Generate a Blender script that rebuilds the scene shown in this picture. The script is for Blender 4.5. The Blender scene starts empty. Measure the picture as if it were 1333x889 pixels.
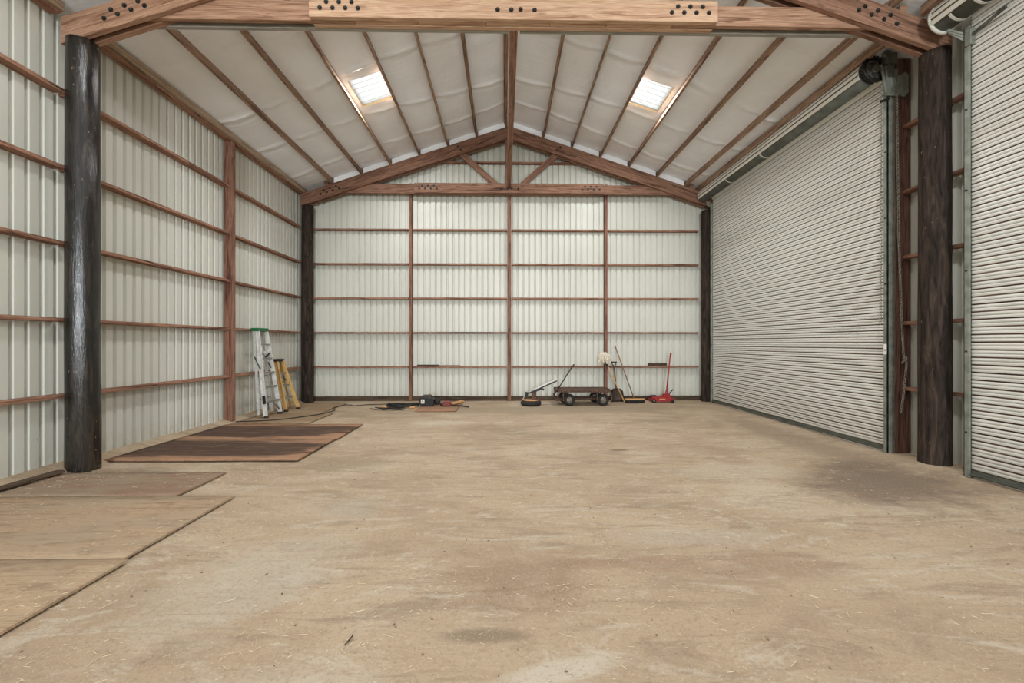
import bpy, bmesh, math, random
from mathutils import Vector, Matrix, noise
random.seed(7)
C = bpy.context.scene.collection
sc = bpy.context.scene
PI = math.pi

# ------------------------------------------------------------------ layout of the building (metres)
CX = 0.12                    # ridge
XL = -5.256                  # inner face of left cladding
XR = 5.53                    # inner face of right cladding
YB = 11.26                   # inner face of back cladding
YF = -4.0                    # open front of the building
SL = 0.333                   # roof pitch
RIB = 0.1524
GZ = [0.877, 1.763, 2.655, 3.539, 4.426]
PURL = [-4.33, -3.603, -2.876, -2.149, -1.422, -0.695, 0.05, 0.985, 1.714, 2.44, 3.17, 3.90, 4.63]
SKY = [(-2.81, -2.20, 7.75, 8.58), (2.49, 3.10, 7.80, 8.66)]
def zt(x): return 7.0 - SL*abs(x-CX)       # top of rafter chord
def zb(x): return 6.69 - SL*abs(x-CX)      # its underside
def zc(x): return 7.165 - SL*abs(x-CX)     # insulation

# ------------------------------------------------------------------ materials
def srgb(r, g, b):
    f = lambda c: (c/255/12.92) if c/255 <= .04045 else ((c/255+.055)/1.055)**2.4
    return (f(r), f(g), f(b), 1)
class NT:
    def __init__(s, name):
        s.m = bpy.data.materials.new(name); s.m.use_nodes = True
        s.t = s.m.node_tree; s.n = s.t.nodes; s.l = s.t.links
        s.p = s.n['Principled BSDF']
        s.tc = s.n.new('ShaderNodeTexCoord')
    def link(s, a, b): s.l.new(a, b)
    def map(s, scale=(1,1,1), src='Object', rand=False, rot=(0,0,0)):
        m = s.n.new('ShaderNodeMapping'); m.inputs['Scale'].default_value = scale
        m.inputs['Rotation'].default_value = rot
        s.link(s.tc.outputs[src], m.inputs['Vector'])
        if rand:
            oi = s.n.new('ShaderNodeObjectInfo'); mu = s.n.new('ShaderNodeMath'); mu.operation = 'MULTIPLY'
            mu.inputs[1].default_value = 37.0
            s.link(oi.outputs['Random'], mu.inputs[0])
            cb = s.n.new('ShaderNodeCombineXYZ')
            for i in range(3): s.link(mu.outputs[0], cb.inputs[i])
            s.link(cb.outputs[0], m.inputs['Location'])
        return m.outputs[0]
    def noise(s, vec, scale=5, detail=4, rough=.55, dist=0):
        n = s.n.new('ShaderNodeTexNoise'); n.inputs['Scale'].default_value = scale
        n.inputs['Detail'].default_value = detail; n.inputs['Roughness'].default_value = rough
        n.inputs['Distortion'].default_value = dist
        s.link(vec, n.inputs['Vector']); return n.outputs['Fac']
    def ramp(s, fac, stops):
        r = s.n.new('ShaderNodeValToRGB'); e = r.color_ramp.elements
        while len(e) > 1: e.remove(e[-1])
        e[0].position = stops[0][0]; e[0].color = stops[0][1]
        for p, c in stops[1:]:
            x = e.new(p); x.color = c
        s.link(fac, r.inputs[0]); return r.outputs[0]
    def val(s, fac, a, b, lo=0., hi=1.):
        r = s.n.new('ShaderNodeMapRange'); r.inputs['From Min'].default_value = a; r.inputs['From Max'].default_value = b
        r.inputs['To Min'].default_value = lo; r.inputs['To Max'].default_value = hi
        s.link(fac, r.inputs['Value']); return r.outputs[0]
    def math(s, op, a, b=None):
        m = s.n.new('ShaderNodeMath'); m.operation = op; m.use_clamp = op in ('MULTIPLY', 'ADD')
        for i, v in enumerate((a, b)):
            if v is None: continue
            if isinstance(v, (int, float)): m.inputs[i].default_value = v
            else: s.link(v, m.inputs[i])
        return m.outputs[0]
    def mix(s, fac, a, b, mode='MIX'):
        m = s.n.new('ShaderNodeMix'); m.data_type = 'RGBA'; m.blend_type = mode
        for k, v in ((0, fac), (6, a), (7, b)):
            if isinstance(v, (int, float)): m.inputs[k].default_value = v
            elif isinstance(v, tuple): m.inputs[k].default_value = v
            else: s.link(v, m.inputs[k])
        return m.outputs[2]
    def bump(s, h, strength=.3, dist=.01):
        b = s.n.new('ShaderNodeBump'); b.inputs['Strength'].default_value = strength; b.inputs['Distance'].default_value = dist
        s.link(h, b.inputs['Height']); s.link(b.outputs[0], s.p.inputs['Normal'])
    def col(s, c):
        if isinstance(c, tuple): s.p.inputs['Base Color'].default_value = c
        else: s.link(c, s.p.inputs['Base Color'])
    def rough(s, r):
        if isinstance(r, (int, float)): s.p.inputs['Roughness'].default_value = r
        else: s.link(r, s.p.inputs['Roughness'])
    def sep(s, src='Object'):
        x = s.n.new('ShaderNodeSeparateXYZ'); s.link(s.tc.outputs[src], x.inputs[0]); return x.outputs

def wood(name, dark, mid, light, knots=True, rough=.8, grain=1.0):
    t = NT(name)
    v = t.map((.55, 9, 9), rand=True)
    g = t.noise(v, 2.2*grain, 6, .62, 1.2)
    f = t.noise(t.map((2.0, 70, 70), rand=True), 2.0, 3, .6)
    c = t.ramp(g, [(.33, dark), (.45, mid), (.56, light), (.66, mid)])
    c = t.mix(t.val(f, .40, .64, .0, .5), c, dark, 'MIX')
    oi = t.n.new('ShaderNodeObjectInfo')
    c = t.mix(t.val(oi.outputs['Random'], 0, 1, .0, .28), c, mid, 'MULTIPLY')
    if knots:
        vo = t.n.new('ShaderNodeTexVoronoi'); vo.inputs['Scale'].default_value = 1.0
        t.link(t.map((1.6, 5.5, 5.5), rand=True), vo.inputs['Vector'])
        k = t.val(vo.outputs['Distance'], .05, .13, 1., 0.)
        c = t.mix(t.math('MULTIPLY', k, .75), c, dark)
    t.col(c); t.rough(rough); t.p.inputs['Specular IOR Level'].default_value = .25
    t.bump(f, .25, .004)
    return t.m
def plain(name, c, rough=.6, metal=0., var=.0, scale=20, c2=None, spec=.5):
    t = NT(name)
    if c2 is not None:
        n = t.noise(t.map((1,1,1), rand=True), scale, 5, .6)
        t.col(t.ramp(n, [(.36, c), (.64, c2)]))
        t.bump(n, .15, .003)
    else: t.col(c)
    t.rough(rough); t.p.inputs['Metallic'].default_value = metal; t.p.inputs['Specular IOR Level'].default_value = spec
    return t.m
M = {}
M['fir'] = wood('lit pale fir', srgb(142,108,84), srgb(190,156,128), srgb(212,182,154))  # near truss timbers: pale wood, with near-bay light put into the tone
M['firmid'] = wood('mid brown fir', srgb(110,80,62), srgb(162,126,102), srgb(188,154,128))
M['red'] = wood('red brown fir', srgb(84,60,48), srgb(134,100,82), srgb(166,128,106))
M['purlin'] = wood('purlin wood', srgb(80,60,48), srgb(150,120,98), srgb(190,160,134))
M['paleboard'] = wood('lit pale face board', srgb(120,100,82), srgb(168,146,122), srgb(190,170,146))  # eave face board: light on its inner face put into the colour
M['studwood'] = wood('reddish brown stud wood', srgb(74,48,39), srgb(128,90,74), srgb(158,118,98))
M['jambwood'] = wood('dirty red brown wood', srgb(62,42,36), srgb(108,76,64), srgb(136,102,88))
M['stud'] = wood('reddish treated wood', srgb(74,50,40), srgb(146,108,88), srgb(184,142,118))
M['old'] = wood('old dark board', srgb(46,36,30), srgb(74,60,48), srgb(104,86,68))
M['tan'] = wood('ash handle wood', srgb(158,112,66), srgb(204,158,102), srgb(222,180,128), False, .55)
M['brownhandle'] = wood('brown handle wood', srgb(104,72,52), srgb(140,100,74), srgb(164,122,92), False, .55)

def creosote(name, shiny):
    t = NT(name)
    v = t.map((7, 7, .8))
    g = t.noise(v, 2.2, 6, .6, 1.5)
    f = t.noise(t.map((30, 30, 3)), 2.0, 4, .65)
    if shiny: c = t.ramp(g, [(.34, srgb(18,17,16)), (.52, srgb(36,33,30)), (.66, srgb(58,50,42)), (.78, srgb(110,76,58))])
    else: c = t.ramp(g, [(.34, srgb(30,25,22)), (.52, srgb(54,45,39)), (.68, srgb(76,63,54)), (.80, srgb(112,84,68))])
    s = t.noise(t.map((12, 12, 5)), 3, 3, .6)
    c = t.mix(t.val(s, .70, .74, 0, .7), c, srgb(168,140,110))
    t.col(c)
    t.rough(t.val(f, .3, .7, .10 if shiny else .7, .26 if shiny else .95))
    t.p.inputs['Specular IOR Level'].default_value = .5 if shiny else .12
    m = t.math('ADD', t.math('MULTIPLY', g, .5), t.math('MULTIPLY', f, .5))
    t.bump(m, .42 if shiny else .8, .020)
    return t.m
M['post'] = creosote('creosoted pole', False)
M['tarpost'] = creosote('tarred pole', True)

def cladding(name, axis):
    t = NT(name)
    n1 = t.noise(t.map((.8, .8, .3)), 1.5, 4, .6)
    base = t.ramp(n1, [(.3, srgb(196,196,185)), (.7, srgb(207,207,197))])
    xyz = t.sep()
    low = t.val(xyz[2], .0, 1.1, 1., 0.)
    sp = t.noise(t.map((9, 9, 7)), 2.0, 5, .75)
    spots = t.val(sp, .66, .72, 0, 1)
    base = t.mix(t.math('MULTIPLY', t.math('MULTIPLY', spots, low), .75), base, srgb(84,74,60))
    grime = t.val(xyz[2], .0, .35, .55, 0.)
    gn = t.noise(t.map((3, 3, 1.2)), 3, 5, .7)
    base = t.mix(t.math('MULTIPLY', grime, t.val(gn, .35, .7)), base, srgb(150,134,110))
    sc_ = t.noise(t.map((2.2, 2.2, 14)), 1.6, 6, .8, 2.0)
    base = t.mix(t.val(sc_, .70, .73, 0, .35), base, srgb(150,146,134))
    t.col(base); t.rough(.42); t.p.inputs['Specular IOR Level'].default_value = .45
    return t.m
M['clad'] = cladding('off white ribbed steel', 0)

def vinyl():
    t = NT('white vinyl insulation facing')
    n = t.noise(t.map((1.2, .8, 1)), 2.0, 4, .6, .5)
    c = t.ramp(n, [(.3, srgb(236,239,242)), (.7, srgb(244,246,249))])
    t.col(c); t.rough(.5)
    w = t.noise(t.map((.8, 7, 1)), 1.6, 5, .55, 1.0)
    w2 = t.noise(t.map((6, 2, 1)), 2.5, 4, .6, 2.0)
    t.bump(t.math('ADD', t.math('MULTIPLY', w, .7), t.math('MULTIPLY', w2, .3)), .35, .03)
    return t.m
M['vinyl'] = vinyl()

def slat():
    t = NT('off white door slat')
    n = t.noise(t.map((1, .6, 8)), 2, 4, .6)
    c = t.ramp(n, [(.3, srgb(204,203,194)), (.7, srgb(220,219,211))])
    sp = t.noise(t.map((1, 5, 9)), 2.5, 5, .8)
    c = t.mix(t.val(sp, .68, .74, 0, .7), c, srgb(96,82,66))
    xyz = t.sep()
    sm = t.noise(t.map((1, 7, 26)), 2.0, 6, .85)
    bx_ = t.math('MULTIPLY', t.math('MULTIPLY', t.val(xyz[2], .9, 1.7, 0, 1), t.val(xyz[2], 2.9, 2.0, 0, 1)), t.math('MULTIPLY', t.val(xyz[1], 7.2, 6.5, 0, 1), t.val(xyz[1], 5.85, 6.1, 0, 1)))
    c = t.mix(t.math('MULTIPLY', t.val(sm, .56, .64, 0, .9), bx_), c, srgb(70,58,46))
    low = t.val(xyz[2], 0, .6, .35, 0)
    c = t.mix(low, c, srgb(150,136,116))
    t.col(c); t.rough(.4); return t.m
M['slat'] = slat()
def groove():
    t = NT('rusty shaded slat groove')
    n = t.noise(t.map((1, .35, 11)), 2, 5, .7)
    t.col(t.ramp(n, [(.34, srgb(138,122,104)), (.48, srgb(98,72,54)), (.62, srgb(58,40,32))])); t.rough(.9); return t.m  # rust dirt, with the groove's shade put into the colour
M['groove'] = groove()
M['greyline'] = plain('grey slat shade line', srgb(136,138,132), .8, c2=srgb(164,164,156), scale=6)  # shade of each slat's lower face, painted as a grey line
M['galv'] = plain('galvanised steel', srgb(118,122,112), .55, .45, c2=srgb(150,153,142), scale=9)
M['darkgalv'] = plain('weathered dark steel', srgb(78,80,74), .55, .5, c2=srgb(112,114,106), scale=11)
M['black'] = plain('black iron', srgb(26,25,24), .5, .4, c2=srgb(44,41,38), scale=24)
M['rubber'] = plain('black rubber', srgb(24,23,22), .8, c2=srgb(44,41,38), scale=18)
M['drumgrey'] = plain('dirty grey curtain back', srgb(66,68,59), .6, c2=srgb(92,94,84), scale=5)
M['band'] = plain('white webbing band', srgb(206,206,198), .6)
M['chain'] = plain('dull zinc chain', srgb(128,124,114), .5, .6, c2=srgb(168,164,152), scale=40)
M['bolt'] = plain('dark bolt', srgb(30,28,27), .55, .4, c2=srgb(58,54,50), scale=60)
M['alu'] = plain('brushed aluminium', srgb(196,196,192), .42, .25, c2=srgb(222,222,218), scale=14)
M['alustep'] = plain('scuffed aluminium tread', srgb(132,130,124), .5, .3, c2=srgb(164,162,156), scale=20)
M['green'] = plain('green plastic', srgb(14,96,52), .45)
M['yellow'] = plain('yellow fibreglass rail', srgb(186,146,84), .5, c2=srgb(202,164,100), scale=10)
M['rust'] = plain('rusty brown steel', srgb(62,46,38), .8, .1, c2=srgb(104,76,60), scale=16)
M['hub'] = plain('dull grey hub', srgb(150,142,128), .5, .3, c2=srgb(110,100,88), scale=20)
M['jack'] = plain('red painted steel', srgb(132,26,30), .42, c2=srgb(160,40,42), scale=12)
M['mop'] = plain('cream cotton yarn', srgb(236,228,212), .95, c2=srgb(216,204,184), scale=30)
M['scoop'] = plain('worn grey steel scoop', srgb(70,60,52), .55, .3, c2=srgb(104,90,78), scale=14)
M['sticker'] = plain('white paper sticker', srgb(222,220,212), .7)
M['orange'] = plain('tan plastic fitting', srgb(196,146,96), .6)
M['dark_red'] = plain('faded red plastic', srgb(120,46,40), .5)
M['straw'] = plain('dry straw', srgb(190,172,138), .8, c2=srgb(210,196,166), scale=3)
M['clod'] = plain('dry soil crumbs', srgb(104,88,68), .95, c2=srgb(134,114,90), scale=30)
M['greyboard'] = wood('grey strip board', srgb(120,116,106), srgb(150,146,136), srgb(168,164,154), False)  # grey strip along the back of the near truss tie

def plywood(name, dark, mid, light, stain=None, dust=None):
    t = NT(name)
    v = t.map((.7, 5.5, 1), rand=True)
    w = t.noise(v, 1.3, 3, .5, 1.4)
    wv = t.n.new('ShaderNodeMath'); wv.operation = 'SINE'
    t.link(t.math('MULTIPLY', w, 1.0), wv.inputs[0])
    mm = t.n.new('ShaderNodeMath'); mm.operation = 'MULTIPLY'; mm.inputs[1].default_value = 95
    t.link(w, mm.inputs[0]); t.link(mm.outputs[0], wv.inputs[0])
    rings = t.val(wv.outputs[0], -1, 1, 0, 1)
    f = t.noise(t.map((2, 60, 1), rand=True), 2, 3, .6)
    c = t.ramp(rings, [(.0, mid), (.7, light), (1., dark)])
    c = t.mix(.35, c, mid)
    c = t.mix(t.val(f, .35, .65, 0, .3), c, dark)
    if stain:
        s = t.noise(t.map((.5, 3.2, 1), rand=True), 1.6, 5, .62, .6)
        xyz = t.sep()
        m_ = t.n.new('ShaderNodeMath'); m_.operation = 'ABSOLUTE'; t.link(xyz[1], m_.inputs[0])
        edge = t.val(m_.outputs[0], .20, .58, .30, -.12)
        xr_ = t.val(xyz[0], .75, 1.22, 0, .25)
        q = t.n.new('ShaderNodeMath'); q.operation = 'ADD'; t.link(s, q.inputs[0]); t.link(edge, q.inputs[1])
        q2 = t.n.new('ShaderNodeMath'); q2.operation = 'SUBTRACT'; t.link(q.outputs[0], q2.inputs[0]); t.link(xr_, q2.inputs[1])
        c = t.mix(t.val(q2.outputs[0], .44, .60, 0, .93), c, stain)
        s2 = t.noise(t.map((.8, 6, 1), rand=True), 2.0, 5, .7, .8)
        c = t.mix(t.val(s2, .50, .66, 0, .5), c, srgb(122,100,84))
    if dust:
        d = t.noise(t.map((.8, 2.0, 1), rand=True), 1.6, 6, .65, .6)
        c = t.mix(t.val(d, .40, .60, 0, .9), c, dust)
    d2 = t.noise(t.map((1.2, 4, 1), rand=True), 2.4, 6, .7, .4)
    c = t.mix(t.val(d2, .52, .66, 0, .5), c, srgb(118,98,78))
    d3 = t.noise(t.map((.5, 14, 1), rand=True), 2.2, 5, .7, 1.0)
    c = t.mix(t.val(d3, .54, .64, 0, .45), c, srgb(126,104,84))
    t.col(c); t.rough(.85); t.p.inputs['Specular IOR Level'].default_value = .2
    t.bump(rings, .12, .003)
    return t.m
M['ply_tan'] = plywood('tan plywood', srgb(140,114,90), srgb(182,156,127), srgb(196,170,141), dust=srgb(170,150,124))
M['ply_mid'] = plywood('dusty plywood', srgb(134,110,88), srgb(176,150,122), srgb(188,162,134), dust=srgb(162,144,120))
M['ply_dirt'] = plywood('dirt covered plywood', srgb(108,86,72), srgb(146,118,98), srgb(156,130,108), dust=srgb(146,130,109))
M['ply_stain'] = plywood('oil stained plywood', srgb(128,94,72), srgb(164,126,98), srgb(176,138,110), stain=srgb(68,52,44))
M['ply_grey'] = plywood('grey brown plywood', srgb(112,90,70), srgb(146,120,94), srgb(156,130,104), dust=srgb(158,138,110))
M['ply_red'] = plywood('reddish plywood', srgb(120,90,68), srgb(160,122,96), srgb(168,130,104))

def soil():
    t = NT('packed dirt floor')
    big = t.noise(t.map((.45, .7, 1)), 1.1, 5, .6, .7)
    c = t.ramp(big, [(.28, srgb(150,130,108)), (.45, srgb(171,150,125)), (.58, srgb(179,159,134)), (.72, srgb(190,175,154))])
    st = t.noise(t.map((.6, 2.6, 1), rot=(0, 0, .08)), 1.5, 7, .68, 1.4)
    c = t.mix(t.val(st, .52, .63, 0, .6), c, srgb(138,120,100))
    st2 = t.noise(t.map((.8, 2.2, 1), rot=(0, 0, -.25)), 1.8, 7, .72, 1.8)
    c = t.mix(t.val(st2, .53, .63, 0, .55), c, srgb(192,181,164))
    st3 = t.noise(t.map((1.0, 1.6, 1), rot=(0, 0, .5)), 3.4, 7, .75, .8)
    c = t.mix(t.val(st3, .55, .66, 0, .45), c, srgb(148,125,104))
    def patch(x, y, rx, ry, color, amt, rot=0., rag=.55):
        nonlocal c
        mp = t.n.new('ShaderNodeMapping'); mp.vector_type = 'TEXTURE'
        mp.inputs['Location'].default_value = (x, y, 0); mp.inputs['Rotation'].default_value = (0, 0, rot); mp.inputs['Scale'].default_value = (rx, ry, 50)
        t.link(t.tc.outputs['Object'], mp.inputs['Vector'])
        ln = t.n.new('ShaderNodeVectorMath'); ln.operation = 'LENGTH'; t.link(mp.outputs[0], ln.inputs[0])
        nn = t.noise(t.map((1, 1.6, 1)), 3.2, 6, .65, .6)
        d = t.math('SUBTRACT', t.val(ln.outputs[1+0] if len(ln.outputs) > 1 else ln.outputs[0], 0, 1.25, 1, 0), t.math('MULTIPLY', nn, rag))
        c = t.mix(t.val(d, .12, .42, 0, amt), c, color)
    patch(-1.6, 2.75, .8, 1.3, srgb(182,170,152), .7, -.5, .75)
    patch(-1.35, 3.9, .6, .45, srgb(164,152,136), .6, 0, .75)
    patch(-.9, 1.7, 1.0, .45, srgb(186,176,160), .7)
    patch(.05, 2.75, 1.3, .8, srgb(146,123,100), .75, 0, .9)
    patch(-.1, 2.2, .35, .09, srgb(126,110,92), .7, 0, .5)
    patch(.95, 2.9, 1.1, .18, srgb(150,124,102), .6, 0, .7)
    patch(1.75, 2.85, .95, .45, srgb(150,125,102), .65, 0, .85)
    patch(.25, 1.95, .5, .12, srgb(196,186,170), .7, .3)
    patch(-.1, 1.72, .8, .28, srgb(198,188,172), .8, 0, .75)
    patch(1.5, 3.3, 1.0, .25, srgb(180,168,152), .5)
    patch(4.0, 4.5, 1.8, 1.2, srgb(120,104,89), .9, .4, .7)
    patch(4.3, 5.2, 1.0, .6, srgb(104,90,77), .6, .2, .8)
    patch(4.5, 6.8, .6, 3.4, srgb(138,120,102), .6)
    patch(-4.4, 4.7, 1.3, .8, srgb(122,107,88), .75)
    patch(-2.0, 5.4, .9, .5, srgb(142,125,104), .6)
    patch(.6, 9.6, 5.0, .9, srgb(150,134,112), .7)
    patch(.9, 7.0, .9, .35, srgb(152,134,114), .7)
    patch(-1.2, 8.1, .9, .4, srgb(192,180,160), .6)
    patch(2.7, 5.0, 1.3, .5, srgb(188,175,155), .5)
    patch(1.6, 6.0, .22, .08, srgb(116,100,82), .9)
    patch(-2.75, 6.4, .35, .7, srgb(150,140,126), .7, .1)
    fine = t.noise(t.map((1, 1, 1)), 38, 5, .75)
    c = t.mix(t.val(fine, .52, .72, 0, .55), c, srgb(122,104,84))
    fine2 = t.noise(t.map((1, 1, 1)), 90, 3, .7)
    c = t.mix(t.val(fine2, .57, .70, 0, .55), c, srgb(206,192,168))
    fine3 = t.noise(t.map((1, 1, 1)), 14, 6, .8)
    c = t.mix(t.val(fine3, .56, .70, 0, .4), c, srgb(142,118,96))
    scr = t.noise(t.map((.5, 8, 1), rot=(0, 0, .15)), 2.2, 5, .7, 1.5)
    c = t.mix(t.val(scr, .58, .66, 0, .5), c, srgb(150,132,110))
    scr2 = t.noise(t.map((1.6, 3.4, 1), rot=(0, 0, -.5)), 3.0, 6, .75, 2.2)
    c = t.mix(t.val(scr2, .62, .68, 0, .35), c, srgb(202,191,172))
    t.col(c); t.rough(.92); t.p.inputs['Specular IOR Level'].default_value = .2
    h = t.math('ADD', t.math('MULTIPLY', fine, .45), t.math('MULTIPLY', st, .55))
    t.bump(h, .5, .02)
    return t.m
M['soil'] = soil()

def sky_panel():
    t = NT('translucent fibreglass skylight')
    n = t.noise(t.map((1.5, 14, 1)), 2, 5, .75)
    t.col(t.ramp(n, [(.2, srgb(236,236,228)), (.68, srgb(246,246,242)), (.76, srgb(180,166,120))]))
    t.p.inputs['Roughness'].default_value = .6
    xyz = t.sep(); fr = t.n.new('ShaderNodeMath'); fr.operation = 'PINGPONG'; fr.inputs[1].default_value = .071
    t.link(xyz[1], fr.inputs[0])
    line = t.val(fr.outputs[0], .004, .010, 1., 0.)
    tr = t.n.new('ShaderNodeBsdfTranslucent')
    t.link(t.mix(line, t.ramp(n, [(.60, (.93, .94, .93, 1)), (.74, (.62, .55, .36, 1))]), (.50, .46, .36, 1)), tr.inputs['Color'])
    mx = t.n.new('ShaderNodeMixShader'); mx.inputs[0].default_value = .8
    t.link(t.p.outputs[0], mx.inputs[1]); t.link(tr.outputs[0], mx.inputs[2])
    t.link(mx.outputs[0], t.n['Material Output'].inputs['Surface'])
    return t.m
M['skypanel'] = sky_panel()

# ------------------------------------------------------------------ mesh helpers
def bm_box(bm, x0, x1, y0, y1, z0, z1, mi=0):
    v = [bm.verts.new((x, y, z)) for x in (x0, x1) for y in (y0, y1) for z in (z0, z1)]
    for f in ((0,1,3,2), (4,6,7,5), (0,4,5,1), (2,3,7,6), (0,2,6,4), (1,5,7,3)):
        bm.faces.new([v[i] for i in f]).material_index = mi
    return v
def frame(d):
    d = d.normalized(); u = Vector((0,0,1)) if abs(d.z) < .9 else Vector((1,0,0))
    a = d.cross(u).normalized(); b = d.cross(a).normalized(); return a, b
def bm_tube(bm, pts, r, n=10, cap=True, mi=0):
    pts = [Vector(p) for p in pts]; rings = []
    for i, p in enumerate(pts):
        d = pts[min(i+1, len(pts)-1)] - pts[max(i-1, 0)]
        if i == 0: a, b = frame(d)
        else:
            d = d.normalized(); a = (a - d*a.dot(d)).normalized(); b = d.cross(a)
        rr = r[i] if isinstance(r, (list, tuple)) else r
        rings.append([bm.verts.new(p + (a*math.cos(2*PI*k/n) + b*math.sin(2*PI*k/n))*rr) for k in range(n)])
    for i in range(len(rings)-1):
        for k in range(n):
            f = bm.faces.new((rings[i][k], rings[i][(k+1) % n], rings[i+1][(k+1) % n], rings[i+1][k])); f.material_index = mi; f.smooth = n > 6
    if cap:
        bm.faces.new(rings[0][::-1]).material_index = mi; bm.faces.new(rings[-1]).material_index = mi
    return rings
def bm_bar(bm, p, q, w, h, side=None, mi=0):
    p, q = Vector(p), Vector(q); d = (q-p).normalized()
    a = Vector(side) if side else frame(d)[0]
    a = (a - d*a.dot(d)).normalized(); b = d.cross(a)
    vs = [bm.verts.new(o + a*s*w/2 + b*t_*h/2) for o in (p, q) for s in (-1, 1) for t_ in (-1, 1)]
    for f in ((0,1,3,2), (4,6,7,5), (0,4,5,1), (2,3,7,6), (0,2,6,4), (1,5,7,3)):
        bm.faces.new([vs[i] for i in f]).material_index = mi
def bm_lathe(bm, prof, c, axis='Z', n=24, mi=0, smooth=True):
    rings = []
    for r, h in prof:
        ring = []
        for k in range(n):
            a = 2*PI*k/n; u, w = r*math.cos(a), r*math.sin(a)
            o = (u, w, h) if axis == 'Z' else ((h, u, w) if axis == 'X' else (u, h, w))
            ring.append(bm.verts.new(Vector(c)+Vector(o)))
        rings.append(ring)
    for i in range(len(rings)-1):
        for k in range(n):
            f = bm.faces.new((rings[i][k], rings[i][(k+1) % n], rings[i+1][(k+1) % n], rings[i+1][k])); f.smooth = smooth; f.material_index = mi
    bm.faces.new(rings[0][::-1]); bm.faces.new(rings[-1])
def bm_torus(bm, c, R, r, axis='Y', n=24, m=10, squash=1.0, mi=0):
    pr = [(R + r*math.cos(2*PI*k/m), r*squash*math.sin(2*PI*k/m)) for k in range(m)]
    rings = []
    for i in range(n):
        a = 2*PI*i/n; ring = []
        for rr, h in pr:
            u, w = rr*math.cos(a), rr*math.sin(a)
            o = (u, w, h) if axis == 'Z' else ((h, u, w) if axis == 'X' else (u, h, w))
            ring.append(bm.verts.new(Vector(c)+Vector(o)))
        rings.append(ring)
    for i in range(n):
        for k in range(m):
            f = bm.faces.new((rings[i][k], rings[(i+1) % n][k], rings[(i+1) % n][(k+1) % m], rings[i][(k+1) % m])); f.smooth = True; f.material_index = mi
def bm_prism(bm, poly, y0, y1, mi=0):       # polygon in XZ, thickness along Y
    a = [bm.verts.new((x, y0, z)) for x, z in poly]; b = [bm.verts.new((x, y1, z)) for x, z in poly]
    bm.faces.new(a).material_index = mi; bm.faces.new(b[::-1]).material_index = mi
    n = len(poly)
    for i in range(n): bm.faces.new((a[i], b[i], b[(i+1) % n], a[(i+1) % n])).material_index = mi

def origin(parent):
    o = Vector((0,0,0))
    while parent is not None:
        o += parent.location; parent = parent.parent
    return o
def obj(name, bm, mats, parent=None, bevel=0., loc=None):
    """link bm (world coordinates) as one object"""
    bmesh.ops.recalc_face_normals(bm, faces=bm.faces[:])
    base = origin(parent)
    if loc is None:
        if parent is None:
            xs = [v.co for v in bm.verts]
            loc = Vector((sum(v.x for v in xs)/len(xs), sum(v.y for v in xs)/len(xs), min(v.z for v in xs)))
        else: loc = base
    loc = Vector(loc)
    bmesh.ops.translate(bm, verts=bm.verts[:], vec=-loc)
    me = bpy.data.meshes.new(name); bm.to_mesh(me); bm.free()
    for m in (mats if isinstance(mats, list) else [mats]): me.materials.append(m)
    o = bpy.data.objects.new(name, me); C.objects.link(o)
    o.location = loc - base
    if parent is not None: o.parent = parent
    if bevel:
        b = o.modifiers.new('bevel', 'BEVEL'); b.width = bevel; b.segments = 1; b.limit_method = 'ANGLE'
    return o
def tag(o, label=None, cat=None, group=None, kind=None):
    if label: o['label'] = label
    if cat: o['category'] = cat
    if group: o['group'] = group
    if kind: o['kind'] = kind
    return o
def thing(name, label, cat, loc, group=None):
    o = bpy.data.objects.new(name, None); C.objects.link(o); o.location = loc; o.empty_display_size = .1
    return tag(o, label, cat, group)
def struct(name, bm, mat, parent=None):
    o = obj(name, bm, mat, parent, loc=None if parent else (0, 0, 0))
    if parent is None: o['kind'] = 'structure'
    return o
def lumber(name, p, q, w, h, mat, parent=None, side=(0,1,0), bevel=.004, ext=0):
    """a sawn board from p to q, w across `side`, h across the third axis; its own X runs along the grain"""
    p, q = Vector(p), Vector(q); d = (q-p); L = d.length; d.normalize()
    a = Vector(side); a = (a - d*a.dot(d)).normalized(); b = d.cross(a)
    bm = bmesh.new(); bm_box(bm, 0, L, -w/2, w/2, -h/2, h/2)
    bmesh.ops.recalc_face_normals(bm, faces=bm.faces[:])
    me = bpy.data.meshes.new(name); bm.to_mesh(me); bm.free(); me.materials.append(mat)
    o = bpy.data.objects.new(name, me); C.objects.link(o)
    base = origin(parent)
    mtx = Matrix((d, a, b)).transposed().to_4x4(); mtx.translation = p - base
    o.matrix_local = mtx
    if parent is not None: o.parent = parent; o.matrix_local = mtx
    if bevel:
        m = o.modifiers.new('bevel', 'BEVEL'); m.width = bevel; m.segments = 1
    return o
def rafter(name, poly, y0, y1, ang, mat, parent):
    """board cut to an XZ polygon, its own X along the slope"""
    base = origin(parent); o0 = Vector((poly[0][0], 0, poly[0][1]))
    ca, sa = math.cos(ang), math.sin(ang)
    loc = [((x-o0.x)*ca + (z-o0.z)*sa, -(x-o0.x)*sa + (z-o0.z)*ca) for x, z in poly]
    bm = bmesh.new(); bm_prism(bm, loc, 0, y1-y0); bmesh.ops.recalc_face_normals(bm, faces=bm.faces[:])
    me = bpy.data.meshes.new(name); bm.to_mesh(me); bm.free(); me.materials.append(mat)
    o = bpy.data.objects.new(name, me); C.objects.link(o); o.parent = parent
    o.location = Vector((o0.x, y0, o0.z)) - base; o.rotation_euler = (0, -ang, 0)
    m = o.modifiers.new('bevel', 'BEVEL'); m.width = .005; m.segments = 1
    return o
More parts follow.
